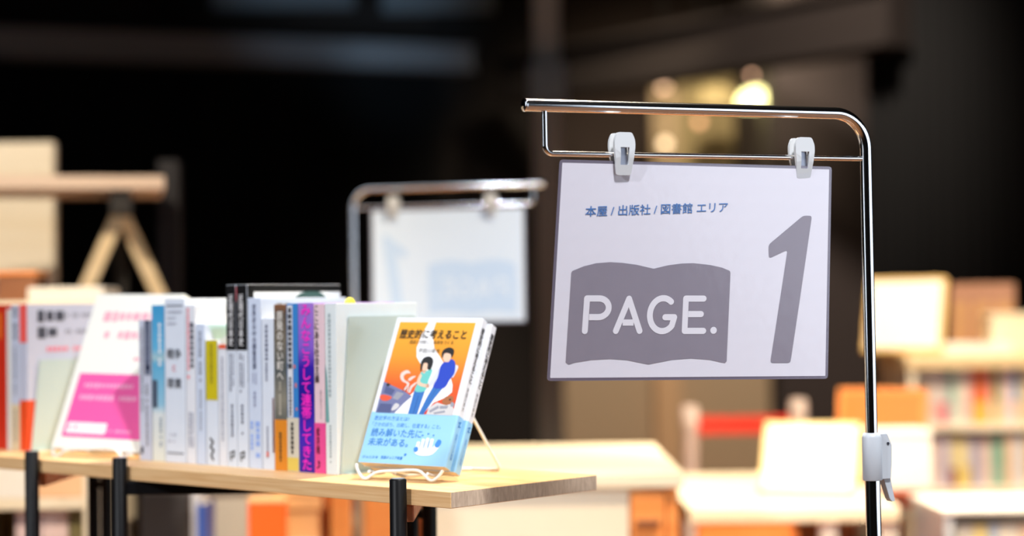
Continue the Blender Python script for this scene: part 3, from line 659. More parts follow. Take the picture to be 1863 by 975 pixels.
def wire_stand(M, depth, label, lift, w_=0.104, back=0.105):
    """easel of bent white wire: front ledge, two hooks, back frame, rear leg, floor wires.  M: yaw-only frame on the table under the bottom front edge of the book; x right, y back"""
    t = thing('book_stand', label, 'book stand', M=M); r = 0.0018; h = w_ / 2; z = r
    ty = math.tan(math.radians(25.9))
    yb = depth + 0.0042                        # ledge reaches behind the books
    q = lambda y: lift - 0.0022 - (y) * ty * 0.9
    MB().tube(smooth_path([(-h - 0.004, -0.003, lift - 0.001), (-h, -0.006, lift - 0.008), (-h + 0.012, -0.010, z), (-h + 0.026, -0.006, 0.009), (0.0, -0.004, 0.011), (h - 0.026, -0.006, 0.012), (h - 0.010, -0.008, z + 0.001), (h - 0.002, -0.006, 0.006), (h + 0.003, -0.003, lift - 0.004)], 6), r, 10).build('front_ledge', WHITEWIRE, t)
    for s in (-1, 1):
        MB().tube(smooth_path([(s * h * 0.72, -0.0064, 0.0095), (s * h * 0.72, 0.006, 0.0065), (s * h * 0.72, yb, 0.0072), (s * h * 0.72, yb + 0.006, 0.02), (s * h * 0.66, yb + 0.05 * ty + 0.004, 0.055), (s * 0.014, yb + back * ty, back + 0.002)], 6), r, 10).build('back_wire', WHITEWIRE, t)
    a = yb + back * ty
    MB().tube(fillet([(-0.016, a, back), (0.018, a, back), (0.018, a + 0.002, back - 0.003)], 0.0015, 4), r, 10).build('top_wire', WHITEWIRE, t)
    MB().tube(fillet([(-0.014, a + 0.001, back - 0.002), (-0.034, a + 0.062, z), (0.042, a + 0.062, z), (0.018, a + 0.001, back - 0.002)], 0.004, 5), r, 10).build('rear_leg', WHITEWIRE, t)
    MB().tube(smooth_path([(0.004, a + 0.0625, z), (-0.004, a + 0.040, z), (-0.012, a + 0.006, z), (-0.012, yb, z + 0.001), (-0.010, -0.002, 0.0085)], 6), r * 0.9, 10).build('floor_wire', WHITEWIRE, t)
    return t
bl = base @ Vector((BW / 2, 0, 0))
wire_stand(O3((bl.x, bl.y, ZT)) @ Matrix.Rotation(math.radians(-30), 4, 'Z'), 2 * BT * math.cos(math.radians(25.9)), 'white bent wire easel holding the two illustrated books at the end of the board', bl.z - ZT)

# pink and cream book
PW, PH = 0.1517, 0.2153
M2 = pose((-0.511, 2.416, 1.1225), math.radians(-31.1), math.radians(-22.9), math.radians(0.9)) @ O3((-PW / 2, 0, -PH / 2))
t, out, r = face_book('book', 'cream book with a bright pink lower half, facing out on a stand in the row', M2, mat((246, 243, 232), 0.45, grain=0), PW, PH, 0.014)
fr = lambda u, v, o: (u, -o, v)
PK = mat((246, 92, 168), 0.5, grain=0)
patch('pink_block', PK, t, fr, 0.0003, (0.012, PW - 0.004, 0.016, 0.103))
marks('title', mat((246, 176, 190), 0.5, grain=0), t, fr, 0.0003, [(0.024, 0.125, 0.176, 0.190, False), (0.022, 0.125, 0.151, 0.163, False)])
marks('print', mat((246, 150, 170), 0.5, grain=0), t, fr, 0.0003, [(0.098, 0.122, 0.121, 0.127, False)])
marks('block_line', mat((252, 170, 208), 0.5, grain=0), t, fr, 0.0006, [(0.026, 0.112, 0.083, 0.090, False), (0.024, 0.118, 0.066, 0.074, False), (0.086, 0.13, 0.024, 0.028, False)])
MB().flat([round_poly(rect(0.017, 0.086, 0.021, 0.036), 0.003)], fr, 0.0006).build('white_label', mat((250, 240, 240), 0.5), t)
marks('label_mark', mat((240, 140, 176), 0.5, grain=0), t, fr, 0.0009, [(0.020, 0.034, 0.026, 0.032, False)])
bl = M2 @ Vector((PW / 2, 0, 0))
wire_stand(O3((bl.x, bl.y, ZT)) @ Matrix.Rotation(math.radians(-31.1), 4, 'Z'), 0.012, 'white bent wire easel under the pink and cream book', bl.z - ZT, 0.13, 0.085)

# ------------------------------------------------------------------ chrome sign racks
def sign_rack(loc, rotz, label, za, zb, arm=0.387, lever=True, lean=0.0):
    """local: post at the origin, arm along -x, z from the floor"""
    M = O3(loc) @ Matrix.Rotation(rotz, 4, 'Z')
    t = thing('sign_rack', label, 'sign stand', M=M)
    MB().tube(fillet([(0, 0, 1.045), (0, 0, za), (-arm, 0, za)], 0.036, 12), 0.0061, 20).build('upper_tube', CHROME, t)
    MB().lathe([(0.0005, 0), (0.0062, 0), (0.0066, 0.0012), (0.0062, 0.0024), (0.0005, 0.0024)], 20).build('tube_cap', CHROME, t)
    o = COL.objects[-1]; o.location = (-arm, 0, za); o.rotation_euler = (0, -PI / 2, 0)
    MB().tube(fillet([(-arm + 0.019, 0, za - 0.005), (-arm + 0.019, 0, zb), (-0.005, 0, zb)], 0.008, 8), 0.0027, 14).build('hanging_bar', CHROME, t)
    MB().lathe([(0.0079, 0.02), (0.0079, 1.03)], 24).build('lower_tube', CHROME, t)
    MB().lathe([(0.10, 0), (0.10, 0.006), (0.094, 0.012), (0.02, 0.018), (0.0095, 0.04)], 40).build('base_plate', CHROME, t)
    cl = thing_part = MB()
    cl.lathe([(0.0096, 0), (0.0102, 0.001), (0.0102, 0.044), (0.0085, 0.0487), (0.0065, 0.0487)], 28, (0, 0, 1.0165))
    c = cl.build('clamp', CLAMP, t)
    if lever:
        # the lever bracket sits on the far side from the arm
        MB().prism(round_poly([(0.005, 0.001), (0.0180, 0.001), (0.0196, 0.018), (0.0200, 0.036), (0.0145, 0.0480), (0.005, 0.0480)], 0.0015), -0.0068, 0.0068, 0, lambda x, y, z: (x, z, 1.0165 + y)).build('bracket', CLAMP, c, bevel=0.0006, seg=1)
        MB().prism(round_poly([(0.0095, 0.004), (0.0184, 0.004), (0.0240, -0.0222), (0.0200, -0.0228), (0.0175, -0.0195)], 0.001), -0.0045, 0.0045, 0, lambda x, y, z: (x, z, 1.0165 + y)).build('lever', CLAMP, c, bevel=0.0006, seg=1)
        MB().tube([(0.0150, -0.0074, 1.0165 + 0.0375), (0.0150, 0.0074, 1.0165 + 0.0375)], 0.0015, 12).build('pin', mat((20, 22, 40), 0.5), c)
    return t, M
RZ1 = math.radians(23)
rack, RM1 = sign_rack((0.3737, 1.9273, 0), RZ1, 'tall chrome sign stand with a side arm holding the page sign', H + 0.1935, H + 0.1475, 0.381)
rack.rotation_euler = (0, math.radians(-0.35), RZ1)

FILM = bpy.data.materials.new('laminate_film'); FILM.use_nodes = True
nt = FILM.node_tree; nt.nodes.clear()
o_ = nt.nodes.new('ShaderNodeOutputMaterial'); mx = nt.nodes.new('ShaderNodeMixShader'); tr = nt.nodes.new('ShaderNodeBsdfTransparent'); gl = nt.nodes.new('ShaderNodeBsdfGlossy'); fr_ = nt.nodes.new('ShaderNodeFresnel'); nz = nt.nodes.new('ShaderNodeTexNoise'); bp = nt.nodes.new('ShaderNodeBump')
tr.inputs[0].default_value = (0.96, 0.96, 0.975, 1); gl.inputs['Roughness'].default_value = 0.16; fr_.inputs['IOR'].default_value = 1.5
nz.inputs['Scale'].default_value = 26; bp.inputs['Strength'].default_value = 0.12; bp.inputs['Distance'].default_value = 0.002
nt.links.new(nz.outputs['Fac'], bp.inputs['Height']); nt.links.new(bp.outputs[0], gl.inputs['Normal'])
ge = nt.nodes.new('ShaderNodeNewGeometry'); sb = nt.nodes.new('ShaderNodeMath'); sb.operation = 'SUBTRACT'; sb.inputs[0].default_value = 1.0
ml = nt.nodes.new('ShaderNodeMath'); ml.operation = 'MULTIPLY'
nt.links.new(ge.outputs['Backfacing'], sb.inputs[1]); nt.links.new(fr_.outputs[0], ml.inputs[0]); nt.links.new(sb.outputs[0], ml.inputs[1])   # the film shines on its outer face only
nt.links.new(ml.outputs[0], mx.inputs[0]); nt.links.new(tr.outputs[0], mx.inputs[1]); nt.links.new(gl.outputs[0], mx.inputs[2]); nt.links.new(mx.outputs[0], o_.inputs[0])
MARG = mat((112, 106, 122), 0.3, coat=0.4, grain=0)
SPAPER = mat((228, 228, 238), 0.6, grain=0.015)
EMB = [(18.8, 106.2), (19.7, 108.3), (31.7, 113.0), (44.1, 116.0), (59.2, 117.2), (71.9, 116.6), (87.3, 114.8), (105.9, 111.0), (120.6, 114.4), (136.0, 116.4), (149.0, 116.8), (167.3, 115.1), (180.5, 112.6), (189.2, 109.4), (190.1, 107.3), (189.4, 18.7), (187.6, 16.8), (184.0, 17.3), (171.0, 20.1), (150.3, 21.6), (130.0, 20.3), (104.8, 15.8), (81.9, 20.3), (64.3, 21.5), (44.4, 20.6), (27.2, 18.0), (21.2, 16.2), (18.1, 18.3)]
ONE = [(270.5, 165.7), (280.8, 165.8), (260.2, 16.5), (237.6, 16.6), (253.6, 131.1), (232.6, 122.1), (231.8, 136.0)]
def arcpts(cx_, cy_, rx, ry, a0, a1, n=14): return [(cx_ + rx * math.cos(math.radians(a0 + (a1 - a0) * k / n)), cy_ + ry * math.sin(math.radians(a0 + (a1 - a0) * k / n))) for k in range(n + 1)]
LET = [([(36.1, 49.3), (36.6, 81.4), (49.5, 81.4)] + arcpts(49.5, 72.2, 10.4, 9.2, 90, -90)[1:] + [(39.7, 63.0)], (1, 0)),
       ([(68.6, 49.3), (81.0, 81.2), (93.8, 49.3)], (1, 1)), ([(75.4, 57.6), (87.0, 57.6)], (0, 0)),
       (arcpts(117.8, 65.4, 13.8, 16.4, 52, 318, 30) + [(130.4, 62.9), (120.6, 62.9)], (1, 1)),
       ([(161.6, 81.5), (142.2, 81.5), (142.2, 49.2), (162.6, 49.2)], (1, 1)), ([(145.4, 66.0), (159.3, 66.0)], (0, 1))]
def sign_sheet(name, label, S, facing, ink, inkh, letters, both, stock=None):
    """S(u, v, off): metres on the 303 x 216 mm pouch -> local point, off towards the front"""
    t = thing(name, label, 'sign', M=facing)
    def sheet(r, u0, u1, v0, v1, o0, o1, nm, ma, N=10):
        # closed thin slab with rounded corners following the slight warp of the pouch
        P = round_poly(rect(u0, u1, v0, v1), r, 5)
        mb = MB(); n = len(P); cu, cv = (u0 + u1) / 2, (v0 + v1) / 2
        vs = [S(*p, o0) for p in P] + [S(*p, o1) for p in P] + [S(cu, cv, o0), S(cu, cv, o1)]
        fs = []
        for i in range(n):
            j = (i + 1) % n; fs += [(i, j, n + j, n + i), (2 * n, j, i), (2 * n + 1, n + i, n + j)]
        return mb.add(vs, fs).build(nm, ma, t)
    # margin of the pouch around the paper, as a ring
    P = round_poly(rect(0, 0.303, 0, 0.216), 0.004, 5); Q = round_poly(rect(0.003, 0.300, 0.003, 0.213), 0.0006, 5); n = len(P); mb = MB()
    vs = [S(*p, 0.0002) for p in P] + [S(*p, 0.0002) for p in Q] + [S(*p, -0.0002) for p in P] + [S(*p, -0.0002) for p in Q]
    fs = []
    for i in range(n):
        j = (i + 1) % n; fs += [(i, j, n + j, n + i), (2 * n + i, 3 * n + i, 3 * n + j, 2 * n + j), (i, 2 * n + i, 2 * n + j, j), (n + i, n + j, 3 * n + j, 3 * n + i)]
    mb.add(vs, fs).build('pouch_margin', MARG, t)
    pp = MB(); G = 12
    for o in (0.0002, -0.0002):
        vs = [S(0.003 + 0.297 * i / G, 0.003 + 0.210 * j / G, o) for j in range(G + 1) for i in range(G + 1)]
        pp.add(vs, [(j * (G + 1) + i, j * (G + 1) + i + 1, (j + 1) * (G + 1) + i + 1, (j + 1) * (G + 1) + i) for j in range(G) for i in range(G)])
    pp.build('paper', stock or SPAPER, t)
    e = [(u / 1000, v / 1000) for u, v in EMB]; sides = [1, -1] if both else [1]
    emb = MB(); one = MB(); let = MB()
    for sd in sides:
        emb.dense([e], S, 0.0004 * sd)
        one.dense([round_poly([(u / 1000, v / 1000) for u, v in ONE], 0.0032, 4)], S, 0.0004 * sd)
        for q, cp in LET: let.dense([ribbon([(u / 1000, v / 1000) for u, v in q], 0.0062, cp)], S, 0.0006 * sd)
        let.flat([arcpts(0.1737, 0.0497, 0.0036, 0.0036, 0, 340, 17)], S, 0.0006 * sd)
    emb.build('book_emblem', ink, t); one.build('numeral', ink, t); let.build('lettering', letters, t)
    text('heading', '本屋 / 出版社 / 図書館 エリア', inkh, t, S, 0.0004, 0.0300, 0.1845, 0.1612, 0.1716, bold=0.010, slope=0.044)
    fb = MB(); G = 12
    vs = [S(0.0006 + 0.3018 * i / G, 0.0006 + 0.2148 * j / G, 0.0010) for j in range(G + 1) for i in range(G + 1)]
    fb.add(vs, [(j * (G + 1) + i, j * (G + 1) + i + 1, (j + 1) * (G + 1) + i + 1, (j + 1) * (G + 1) + i) for j in range(G) for i in range(G)], 0, True)
    fb.build('film', FILM, t)
    return t
TL, TR, BR, BL = Vector((0.0468, 1.7864, 1.3397)), Vector((0.3270, 1.9020, 1.3381)), Vector((0.3212, 1.9111, 1.1218)), Vector((0.0326, 1.8186, 1.1268))
SN = (TR - TL).cross(TL - BL).normalized(); 
if SN.y > 0: SN = -SN
ORG = (TL + TR + BR + BL) / 4
def S1(u, v, o):
    a, b = u / 0.303, v / 0.216
    return ((BL * (1 - a) + BR * a) * (1 - b) + (TL * (1 - a) + TR * a) * b + SN * o - ORG)
SINK = mat((140, 135, 148), 0.55, grain=0.05); SBLUE = mat((74, 124, 190), 0.55, grain=0); SWH = mat((232, 232, 240), 0.55, grain=0)
sign_sheet('laminated_sign', 'laminated white sign with a grey open book emblem and a large number one', S1, O3(ORG), SINK, SBLUE, SWH, False)

def clip(M, label, group):
    """white plastic spring clip gripping bar and sheet; local z up from the jaw tip, y towards the back"""
    t = thing('sign_clip', label, 'clip', M=M, group=group)
    pr = [(-0.0078, 0.0), (0.0078, 0.0), (0.0095, 0.014), (0.0112, 0.028), (0.0110, 0.034), (0.0078, 0.0415), (-0.0078, 0.0415), (-0.0110, 0.034), (-0.0112, 0.028), (-0.0095, 0.014)]
    win = [(-0.0042, 0.010), (0.0042, 0.010), (0.0048, 0.027), (-0.0048, 0.027)]
    for nm, y0, y1, shift in (('front_jaw', -0.0062, -0.0022, 0.0), ('back_jaw', 0.0062, 0.0094, 0.0)):
        mb = MB(); pz = round_poly(pr, 0.0025, 3)
        n = len(pz); cz = 0.0185
        def ray_win(p):
            # matching point on the window outline in the same direction
            d = Vector((p[0], p[1] - cz)).normalized(); best = None
            for a, b in zip(win, win[1:] + win[:1]):
                a, b = Vector((a[0], a[1] - cz)), Vector((b[0], b[1] - cz)); e_ = b - a
                den = d.x * e_.y - d.y * e_.x
                if abs(den) < 1e-12: continue
                s_ = (a.x * e_.y - a.y * e_.x) / den; u_ = (a.x * d.y - a.y * d.x) / den
                if s_ > 0 and -1e-6 <= u_ <= 1 + 1e-6 and (best is None or s_ < best): best = s_
            return (d.x * best, d.y * best + cz)
        wz = [ray_win(p) if nm == 'front_jaw' else (p[0] * 0.3, cz + (p[1] - cz) * 0.3) for p in pz]
        # jaw leans: tips meet on the sheet, tops open
        ly = lambda z, y: y * (0.35 + 0.65 * min(1.0, z / 0.020)) if nm == 'front_jaw' else (y - 0.0046 * (1 - min(1.0, z / 0.020)))
        vs = [(x, ly(z, y0), z) for x, z in pz] + [(x, ly(z, y0), z) for x, z in wz] + [(x, ly(z, y1), z) for x, z in pz] + [(x, ly(z, y1), z) for x, z in wz]
        fs = []
        for i in range(n):
            j = (i + 1) % n
            fs += [(i, j, n + j, n + i), (2 * n + j, 2 * n + i, 3 * n + i, 3 * n + j), (i, 2 * n + i, 2 * n + j, j), (n + i, n + j, 3 * n + j, 3 * n + i)]
        if nm == 'back_jaw': fs += [tuple(range(n, 2 * n)), tuple(range(4 * n - 1, 3 * n - 1, -1))]
        mb.add(vs, fs); mb.build(nm, PLASTIC, t)
    MB().box(-0.0040, 0.0040, -0.0022, 0.0062, 0.0275, 0.0335).build('hinge', PLASTIC, t, bevel=0.0008)
    MB().box(-0.0046, 0.0046, -0.0016, -0.0006, 0.0085, 0.0275).build('spring', mat((150, 154, 168), 0.35, 0.8, grain=0), t, bevel=0.0003)
    return t
def rack_pt(M, s, z): return M @ Vector((-s, 0, z))
for s, lab in ((0.2816, 'white plastic clip on the left of the page sign'), (0.0785, 'white plastic clip on the right of the page sign')):
    p = rack_pt(RM1, s, H + 0.1255) - Vector((0.0067, 0.0028, 0))
    clip(O3(p) @ Matrix.Rotation(RZ1, 4, 'Z') @ O3((0, -0.0020, 0)), lab, 'clips on the page sign')

# second rack behind, seen from its back
q = at(643, 470, 3.56)
RZ2 = math.radians(180 - 15.65)
rack2, RM2 = sign_rack((q.x, q.y, 0), RZ2, 'blurred chrome sign stand behind the row of books, seen from its back', H + 0.2265, H + 0.1905, 0.375, True)
FN = Matrix.Rotation(math.radians(0), 4, 'X')
c2 = rack_pt(RM2, 0.188, H + 0.078)
SM2 = O3(c2) @ Matrix.Rotation(RZ2, 4, 'Z')
PALE = mat((186, 214, 250), 0.55, grain=0)
sign_sheet('laminated_sign', 'blurred white sign hanging behind the row of books, its print showing faintly through', lambda u, v, o: (u - 0.1515, -o, v - 0.108), SM2, PALE, PALE, mat((208, 228, 255), 0.6, grain=0.015), True, mat((208, 228, 255), 0.6, grain=0.015))
for s, lab in ((0.275, 'blurred white clip near the open end of the rear sign stand'), (0.082, 'blurred white clip near the post of the rear sign stand')):
    clip(O3(rack_pt(RM2, s, H + 0.169)) @ Matrix.Rotation(RZ2, 4, 'Z') @ O3((0, -0.0020, 0)), lab, 'clips on the rear sign')

# ------------------------------------------------------------------ blurred surroundings
def X(px, Y, py=600): return at(px, py, Y).x
def Z(py, Y, px=931): return at(px, py, Y).z
PANEL = wood('pale_panel', (244, 232, 208), (250, 242, 224), (2, 2, 20), 0.5)
BIRCH = wood('birch_ply', (226, 192, 146), (240, 212, 168), (3, 3, 30), 0.5)
OAK = wood('orange_wood', (238, 140, 66), (248, 162, 88), (3, 3, 24), 0.55)
BROWN = wood('brown_wood', (132, 82, 52), (152, 100, 66), (4, 4, 30), 0.55)
WHT = mat((246, 242, 234), 0.5)
CRM = mat((240, 226, 200), 0.55)
def case(name, label, cat, x0, x1, y0, y1, ztop, material, topmat=None, shelves=(), open_front=False, zbot=0.0, top_t=0.025, backmat=None):
    """cabinet standing on the floor; open or closed front"""
    t = thing(name, label, cat, ((x0 + x1) / 2, (y0 + y1) / 2, zbot)); hw, hd, h = (x1 - x0) / 2, (y1 - y0) / 2, ztop - zbot
    MB().box(-hw - 0.008, hw + 0.008, -hd - 0.008, hd, h - top_t, h).build('top', topmat or material, t, bevel=0.003)
    for s in (-1, 1): MB().box(min(s * hw, s * (hw - 0.02)), max(s * hw, s * (hw - 0.02)), -hd, hd, 0, h - top_t).build('side_panel', material, t, bevel=0.002)
    MB().box(-hw + 0.02, hw - 0.02, hd - 0.012, hd, 0.0, h - top_t).build('back_panel', backmat or material, t)
    if open_front:
        for z in shelves: MB().box(-hw + 0.02, hw - 0.02, -hd + 0.004, hd - 0.012, z - zbot - 0.02, z - zbot).build('shelf', material, t, bevel=0.002)
    else:
        MB().box(-hw + 0.02, hw - 0.02, -hd, -hd + 0.018, 0.0, h - top_t).build('front_panel', material, t)
    return t
def leaning(name, label, cat, px, Y, z, w_, h_, th, yaw, tilt, material, face=None, struts=None, group=None, backing=True):
    """picture book or board leaning back, with its own rest behind; z = what it stands on"""
    p = at(px, 600, Y); tl = math.radians(tilt)
    M = O3((p.x, Y, z + 0.001)) @ Matrix.Rotation(math.radians(yaw), 4, 'Z')
    t = thing(name, label, cat, M=M, group=group); Rm = Matrix.Rotation(-tl, 4, 'X')
    q = [Rm @ Vector(v) for v in ((0, th, 0),)][0]
    Rm = O3((0, 0, -q.z if q.z < 0 else 0)) @ Rm
    MB().box(-w_ / 2, w_ / 2, 0, th, 0, h_, M=Rm).build('cover', material, t, bevel=0.002)
    if face: MB().box(-w_ / 2 + 0.012, w_ / 2 - 0.012, -0.0012, 0.0, 0.012, h_ - 0.012, M=Rm).build('cover_print', face, t)
    if struts:
        n, ms = struts
        for k in range(n):
            x = -w_ / 2 + w_ * (k + 0.5) / n; MB().box(x - w_ * 0.13, x + w_ * 0.13, -0.006, 0.0, 0.0, h_ * 0.72, M=Rm).build('slat', ms, t, bevel=0.001)
    if backing:
        top = Rm @ Vector((0, th, h_ * 0.7)); r_ = 0.003
        for s in (-0.3, 0.3): MB().tube([(s * w_, top.y + r_, top.z), (s * w_, top.y + 0.06, r_)], r_, 8).build('rest_leg', WHITEWIRE, t)
    return t
def bg_book(loc, th, h, d, c1, label, c2=None, f=0.35, group=None, rotz=0):
    t = thing('book', label, 'book', loc, rotz, group); m1 = mat(c1, 0.5)
    MB().prism([(0, 0), (th, 0), (th, d), (th - 0.001, d), (th - 0.001, 0.001), (0.001, 0.001), (0.001, d), (0, d)], 0, h).build('cover', m1, t)
    MB().box(0.0012, th - 0.0012, 0.0014, d - 0.003, 0.001, h - 0.002).build('pages', PAGES, t)
    if c2: MB().prism([(-0.0004, -0.0004), (th + 0.0004, -0.0004), (th + 0.0004, d), (th, d), (th, 0), (0, 0), (0, d), (-0.0004, d)], 0.0005, h * f).build('paper_band', mat(c2, 0.5), t)
    return t

# --- left: trestle shelf, pale panel, dark post
Y = 3.9
t = thing('trestle_shelf', 'wooden board on splayed A frame trestles standing before the black curtain', 'shelf', (X(222, Y), Y, 0), math.radians(12))
zb = Z(345, Y, 222); x1 = X(300, Y) - X(222, Y)
PALEWOOD = wood('pale_trestle_wood', (228, 206, 166), (238, 218, 182), (6, 6, 30), 0.6)
BOARD = wood('pinkish_board', (220, 196, 178), (232, 210, 194), (3, 30, 30), 0.6)
MB().box(-1.25, x1, -0.02, 0.32, zb, zb + 0.028).build('board', BOARD, t, bevel=0.003)
for xo in (0.0, -1.0):
    MB().box(xo - 0.022, xo + 0.022, 0.0, 0.30, zb - 0.05, zb - 0.0005).build('bracket', mat((40, 38, 38), 0.5), t, bevel=0.003)
    for yy in (0.145,):
        for s in (-1, 1):
            a, b_ = Vector((xo + s * 0.004, yy + 0.014 * s, zb - 0.045)), Vector((xo + s * 0.62, yy + 0.014 * s, 0.0))
            d = (b_ - a); q = O3(a) @ d.to_track_quat('X', 'Y').to_matrix().to_4x4()
            MB().box(0, d.length, -0.015, 0.015, -0.013, 0.013, M=q).build('leg', PALEWOOD, t, bevel=0.002)
    MB().box(xo - 0.014, xo + 0.014, 0.19, 0.218, 0, zb - 0.05).build('centre_post', mat((24, 23, 23), 0.5), t, bevel=0.002)
Y = 4.3
pt = thing('display_post', 'dark grey square post standing at the end of the trestle shelf', 'post', (X(311, Y), Y, 0))
MB().box(-0.024, 0.024, -0.024, 0.024, 0.012, Z(292, Y, 311)).build('post', mat((40, 40, 45), 0.6, spec=0.2), pt, bevel=0.003)
MB().box(-0.15, 0.15, -0.15, 0.15, 0, 0.012).build('base_plate', mat((60, 60, 64), 0.5), pt, bevel=0.002)
Y = 4.5
pn = thing('room_divider', 'tall cream display panel at the left edge behind the trestle shelf', 'panel', (X(-30, Y), Y, 0))
hw = X(104, Y) - X(-30, Y)
MB().box(-hw, hw, -0.018, 0.018, 0.03, Z(259, Y, 50)).build('board', PANEL, pn, bevel=0.006)
for s in (-0.8, 0.8): MB().box(s * hw - 0.03, s * hw + 0.03, -0.22, 0.22, 0, 0.03).build('foot', mat((150, 140, 130), 0.5), pn, bevel=0.003)
# low cabinet under and behind the left end of the book table
Y = 3.15
zc = Z(548, Y, 60)
case('book_cabinet', 'peach and cream open bottomed cabinet behind the left end of the book table', 'cabinet', X(-120, Y), X(170, Y), Y, Y + 0.34, zc, CRM, PANEL, (0.74, Z(928, Y, 90) + 0.02), True, backmat=wood('olive_back', (120, 96, 56), (138, 112, 68), (3, 3, 20)))
cb = COL.objects['book_cabinet']; hw = (X(170, Y) - X(-120, Y)) / 2; sp_ = X(60, Y) - cb.location.x
MB().box(-hw + 0.02, sp_, -0.166, -0.152, Z(928, Y, 90) + 0.02, zc - 0.03).build('door', WHT, cb, bevel=0.002)
MB().box(sp_ + 0.002, hw - 0.02, -0.166, -0.152, Z(928, Y, 90) + 0.02, zc - 0.03).build('door', mat((246, 196, 150), 0.5), cb, bevel=0.002)
for px, wd, c, lab in ((18, 0.045, (214, 190, 190), 'pink grey book low in the cabinet at the left edge'), (64, 0.045, (226, 200, 196), 'pale pink book low in the cabinet left of the black post'), (116, 0.04, (120, 112, 74), 'olive book low in the cabinet right of the black post')):
    bg_book((X(px, Y), Y + 0.03, 0.74), wd, 0.145, 0.11, c, lab, group='books low in the left cabinet')
tb_ = thing('book', 'white large book lying flat on the left cabinet', 'book', (X(112, Y), Y + 0.1, zc), math.radians(4))
MB().box(-0.065, 0.062, -0.09, 0.09, 0.0, 0.024).build('cover', WHT, tb_, bevel=0.002); MB().box(-0.062, 0.064, -0.088, 0.088, 0.003, 0.021).build('pages', PAGES, tb_)
bx = thing('wooden_box', 'small brown wooden box at the left edge on top of the cabinet', 'box', (X(8, Y), Y + 0.12, zc))
MB().box(-0.034, 0.034, -0.04, 0.04, 0, 0.045).build('body', BROWN, bx, bevel=0.002); MB().box(-0.037, 0.037, -0.043, 0.043, 0.0455, 0.053).build('lid', OAK, bx, bevel=0.002)

# --- seen under the board: low table with goods, tall dark plinth, cream counter, brown cabinet
Y = 3.3
pl = thing('plinth', 'black plinth standing behind the second black table post', 'plinth', (X(280, Y), Y + 0.2, 0))
hw = X(326, Y) - X(280, Y)
MB().box(-hw, hw, -0.12, 0.12, 0, Z(905, Y, 280)).build('body', mat((46, 44, 50), 0.6), pl, bevel=0.004); MB().box(-hw + 0.012, hw - 0.012, -0.11, 0.11, Z(905, Y, 280), Z(905, Y, 280) + 0.006).build('top_pad', mat((70, 60, 56), 0.7), pl, bevel=0.002)
Y = 3.25
zt_ = 0.775
lt = thing('low_table', 'low birch table behind the book table carrying orange and blue goods', 'table', (X(440, Y), Y + 0.1, 0))
hw = X(560, Y) - X(440, Y)
MB().box(-hw, hw, -0.10, 0.10, zt_ - 0.022, zt_).build('tabletop', BIRCH, lt, bevel=0.002)
for sx in (-1, 1):
    for sy in (-1, 1): MB().box(sx * (hw - 0.03) - 0.012, sx * (hw - 0.03) + 0.012, sy * 0.08 - 0.012, sy * 0.08 + 0.012, 0, zt_ - 0.022).build('leg', BROWN, lt, bevel=0.001)
bg_book((X(337, Y), Y + 0.05, zt_), 0.012, 0.118, 0.1, (190, 190, 194), 'grey white book standing on the low table right of the black plinth', group='books on the low table')
bg_book((X(350, Y), Y + 0.03, zt_), 0.015, 0.085, 0.1, (40, 74, 150), 'blue book standing on the low table', group='books on the low table')
ob = thing('gift_box', 'bright orange box standing on the low table under the book row', 'box', (X(480, Y), Y + 0.03, zt_))
MB().box(-0.032, 0.032, -0.02, 0.02, 0.018, 0.088).build('body', mat((250, 96, 16), 0.5), ob, bevel=0.002); MB().box(-0.033, 0.033, -0.021, 0.021, 0, 0.018).build('base', mat((236, 200, 180), 0.5), ob, bevel=0.002)
MB().box(-0.033, 0.033, -0.021, 0.021, 0.088, 0.096).build('lid', mat((252, 190, 130), 0.5), ob, bevel=0.002)
Y = 3.72
case('white_counter', 'cream counter seen below the middle of the book row', 'counter', X(352, Y), X(462, Y), Y, Y + 0.24, Z(868, Y, 410), WHT)
case('peach_crate_stack', 'peach coloured cabinet seen behind the bright orange box', 'cabinet', X(482, Y), X(578, Y), Y, Y + 0.24, Z(905, Y, 530), mat((250, 186, 128), 0.5))
Y = 3.72
t = case('wooden_cabinet', 'orange brown wooden cabinet behind the right black table post', 'cabinet', X(598, Y), X(748, Y), Y, Y + 0.24, Z(850, Y, 650), OAK)
MB().box(-0.04, -0.016, -0.127, -0.1205, 0.02, Z(850, Y, 650) - 0.03).build('door_stile', mat((220, 176, 130), 0.5), t, bevel=0.001)

# --- counter behind the end of the board
Y = 3.3
zk = Z(860, Y, 1000); xa, xb, xc = X(772, Y), X(1140, Y), X(1240, Y)
ct = thing('display_counter', 'long cream display counter with an orange wooden door end behind the pine board', 'counter', ((xa + xc) / 2, Y + 0.33, 0))
hw = (xc - xa) / 2; xm = xb - (xa + xc) / 2
MB().box(-hw, hw, -0.33, 0.34, zk - 0.03, zk).build('top', wood('pale_counter_top', (246, 232, 202), (250, 240, 216), (3, 3, 30), 0.5), ct, bevel=0.004)
MB().box(-hw + 0.01, xm, -0.32, -0.30, 0, zk - 0.03).build('front_panel', CRM, ct)
MB().box(-hw + 0.01, -hw + 0.03, -0.30, 0.33, 0, zk - 0.03).build('side_panel', CRM, ct)
MB().box(xm - 0.02, xm, -0.30, 0.33, 0, zk - 0.03).build('divider', OAK, ct)
MB().box(hw - 0.03, hw - 0.01, -0.32, 0.33, 0, zk - 0.03).build('side_panel', OAK, ct)
for za_, zb_ in ((0.02, 0.44), (0.445, zk - 0.035)):
    d_ = MB().box(xm + 0.003, hw - 0.033, -0.324, -0.308, za_, zb_).build('door', OAK, ct, bevel=0.002)
    MB().box((xm + hw) / 2 - 0.035, (xm + hw) / 2 + 0.005, -0.332, -0.3245, zb_ - 0.06, zb_ - 0.05).build('handle', BROWN, d_, bevel=0.001)

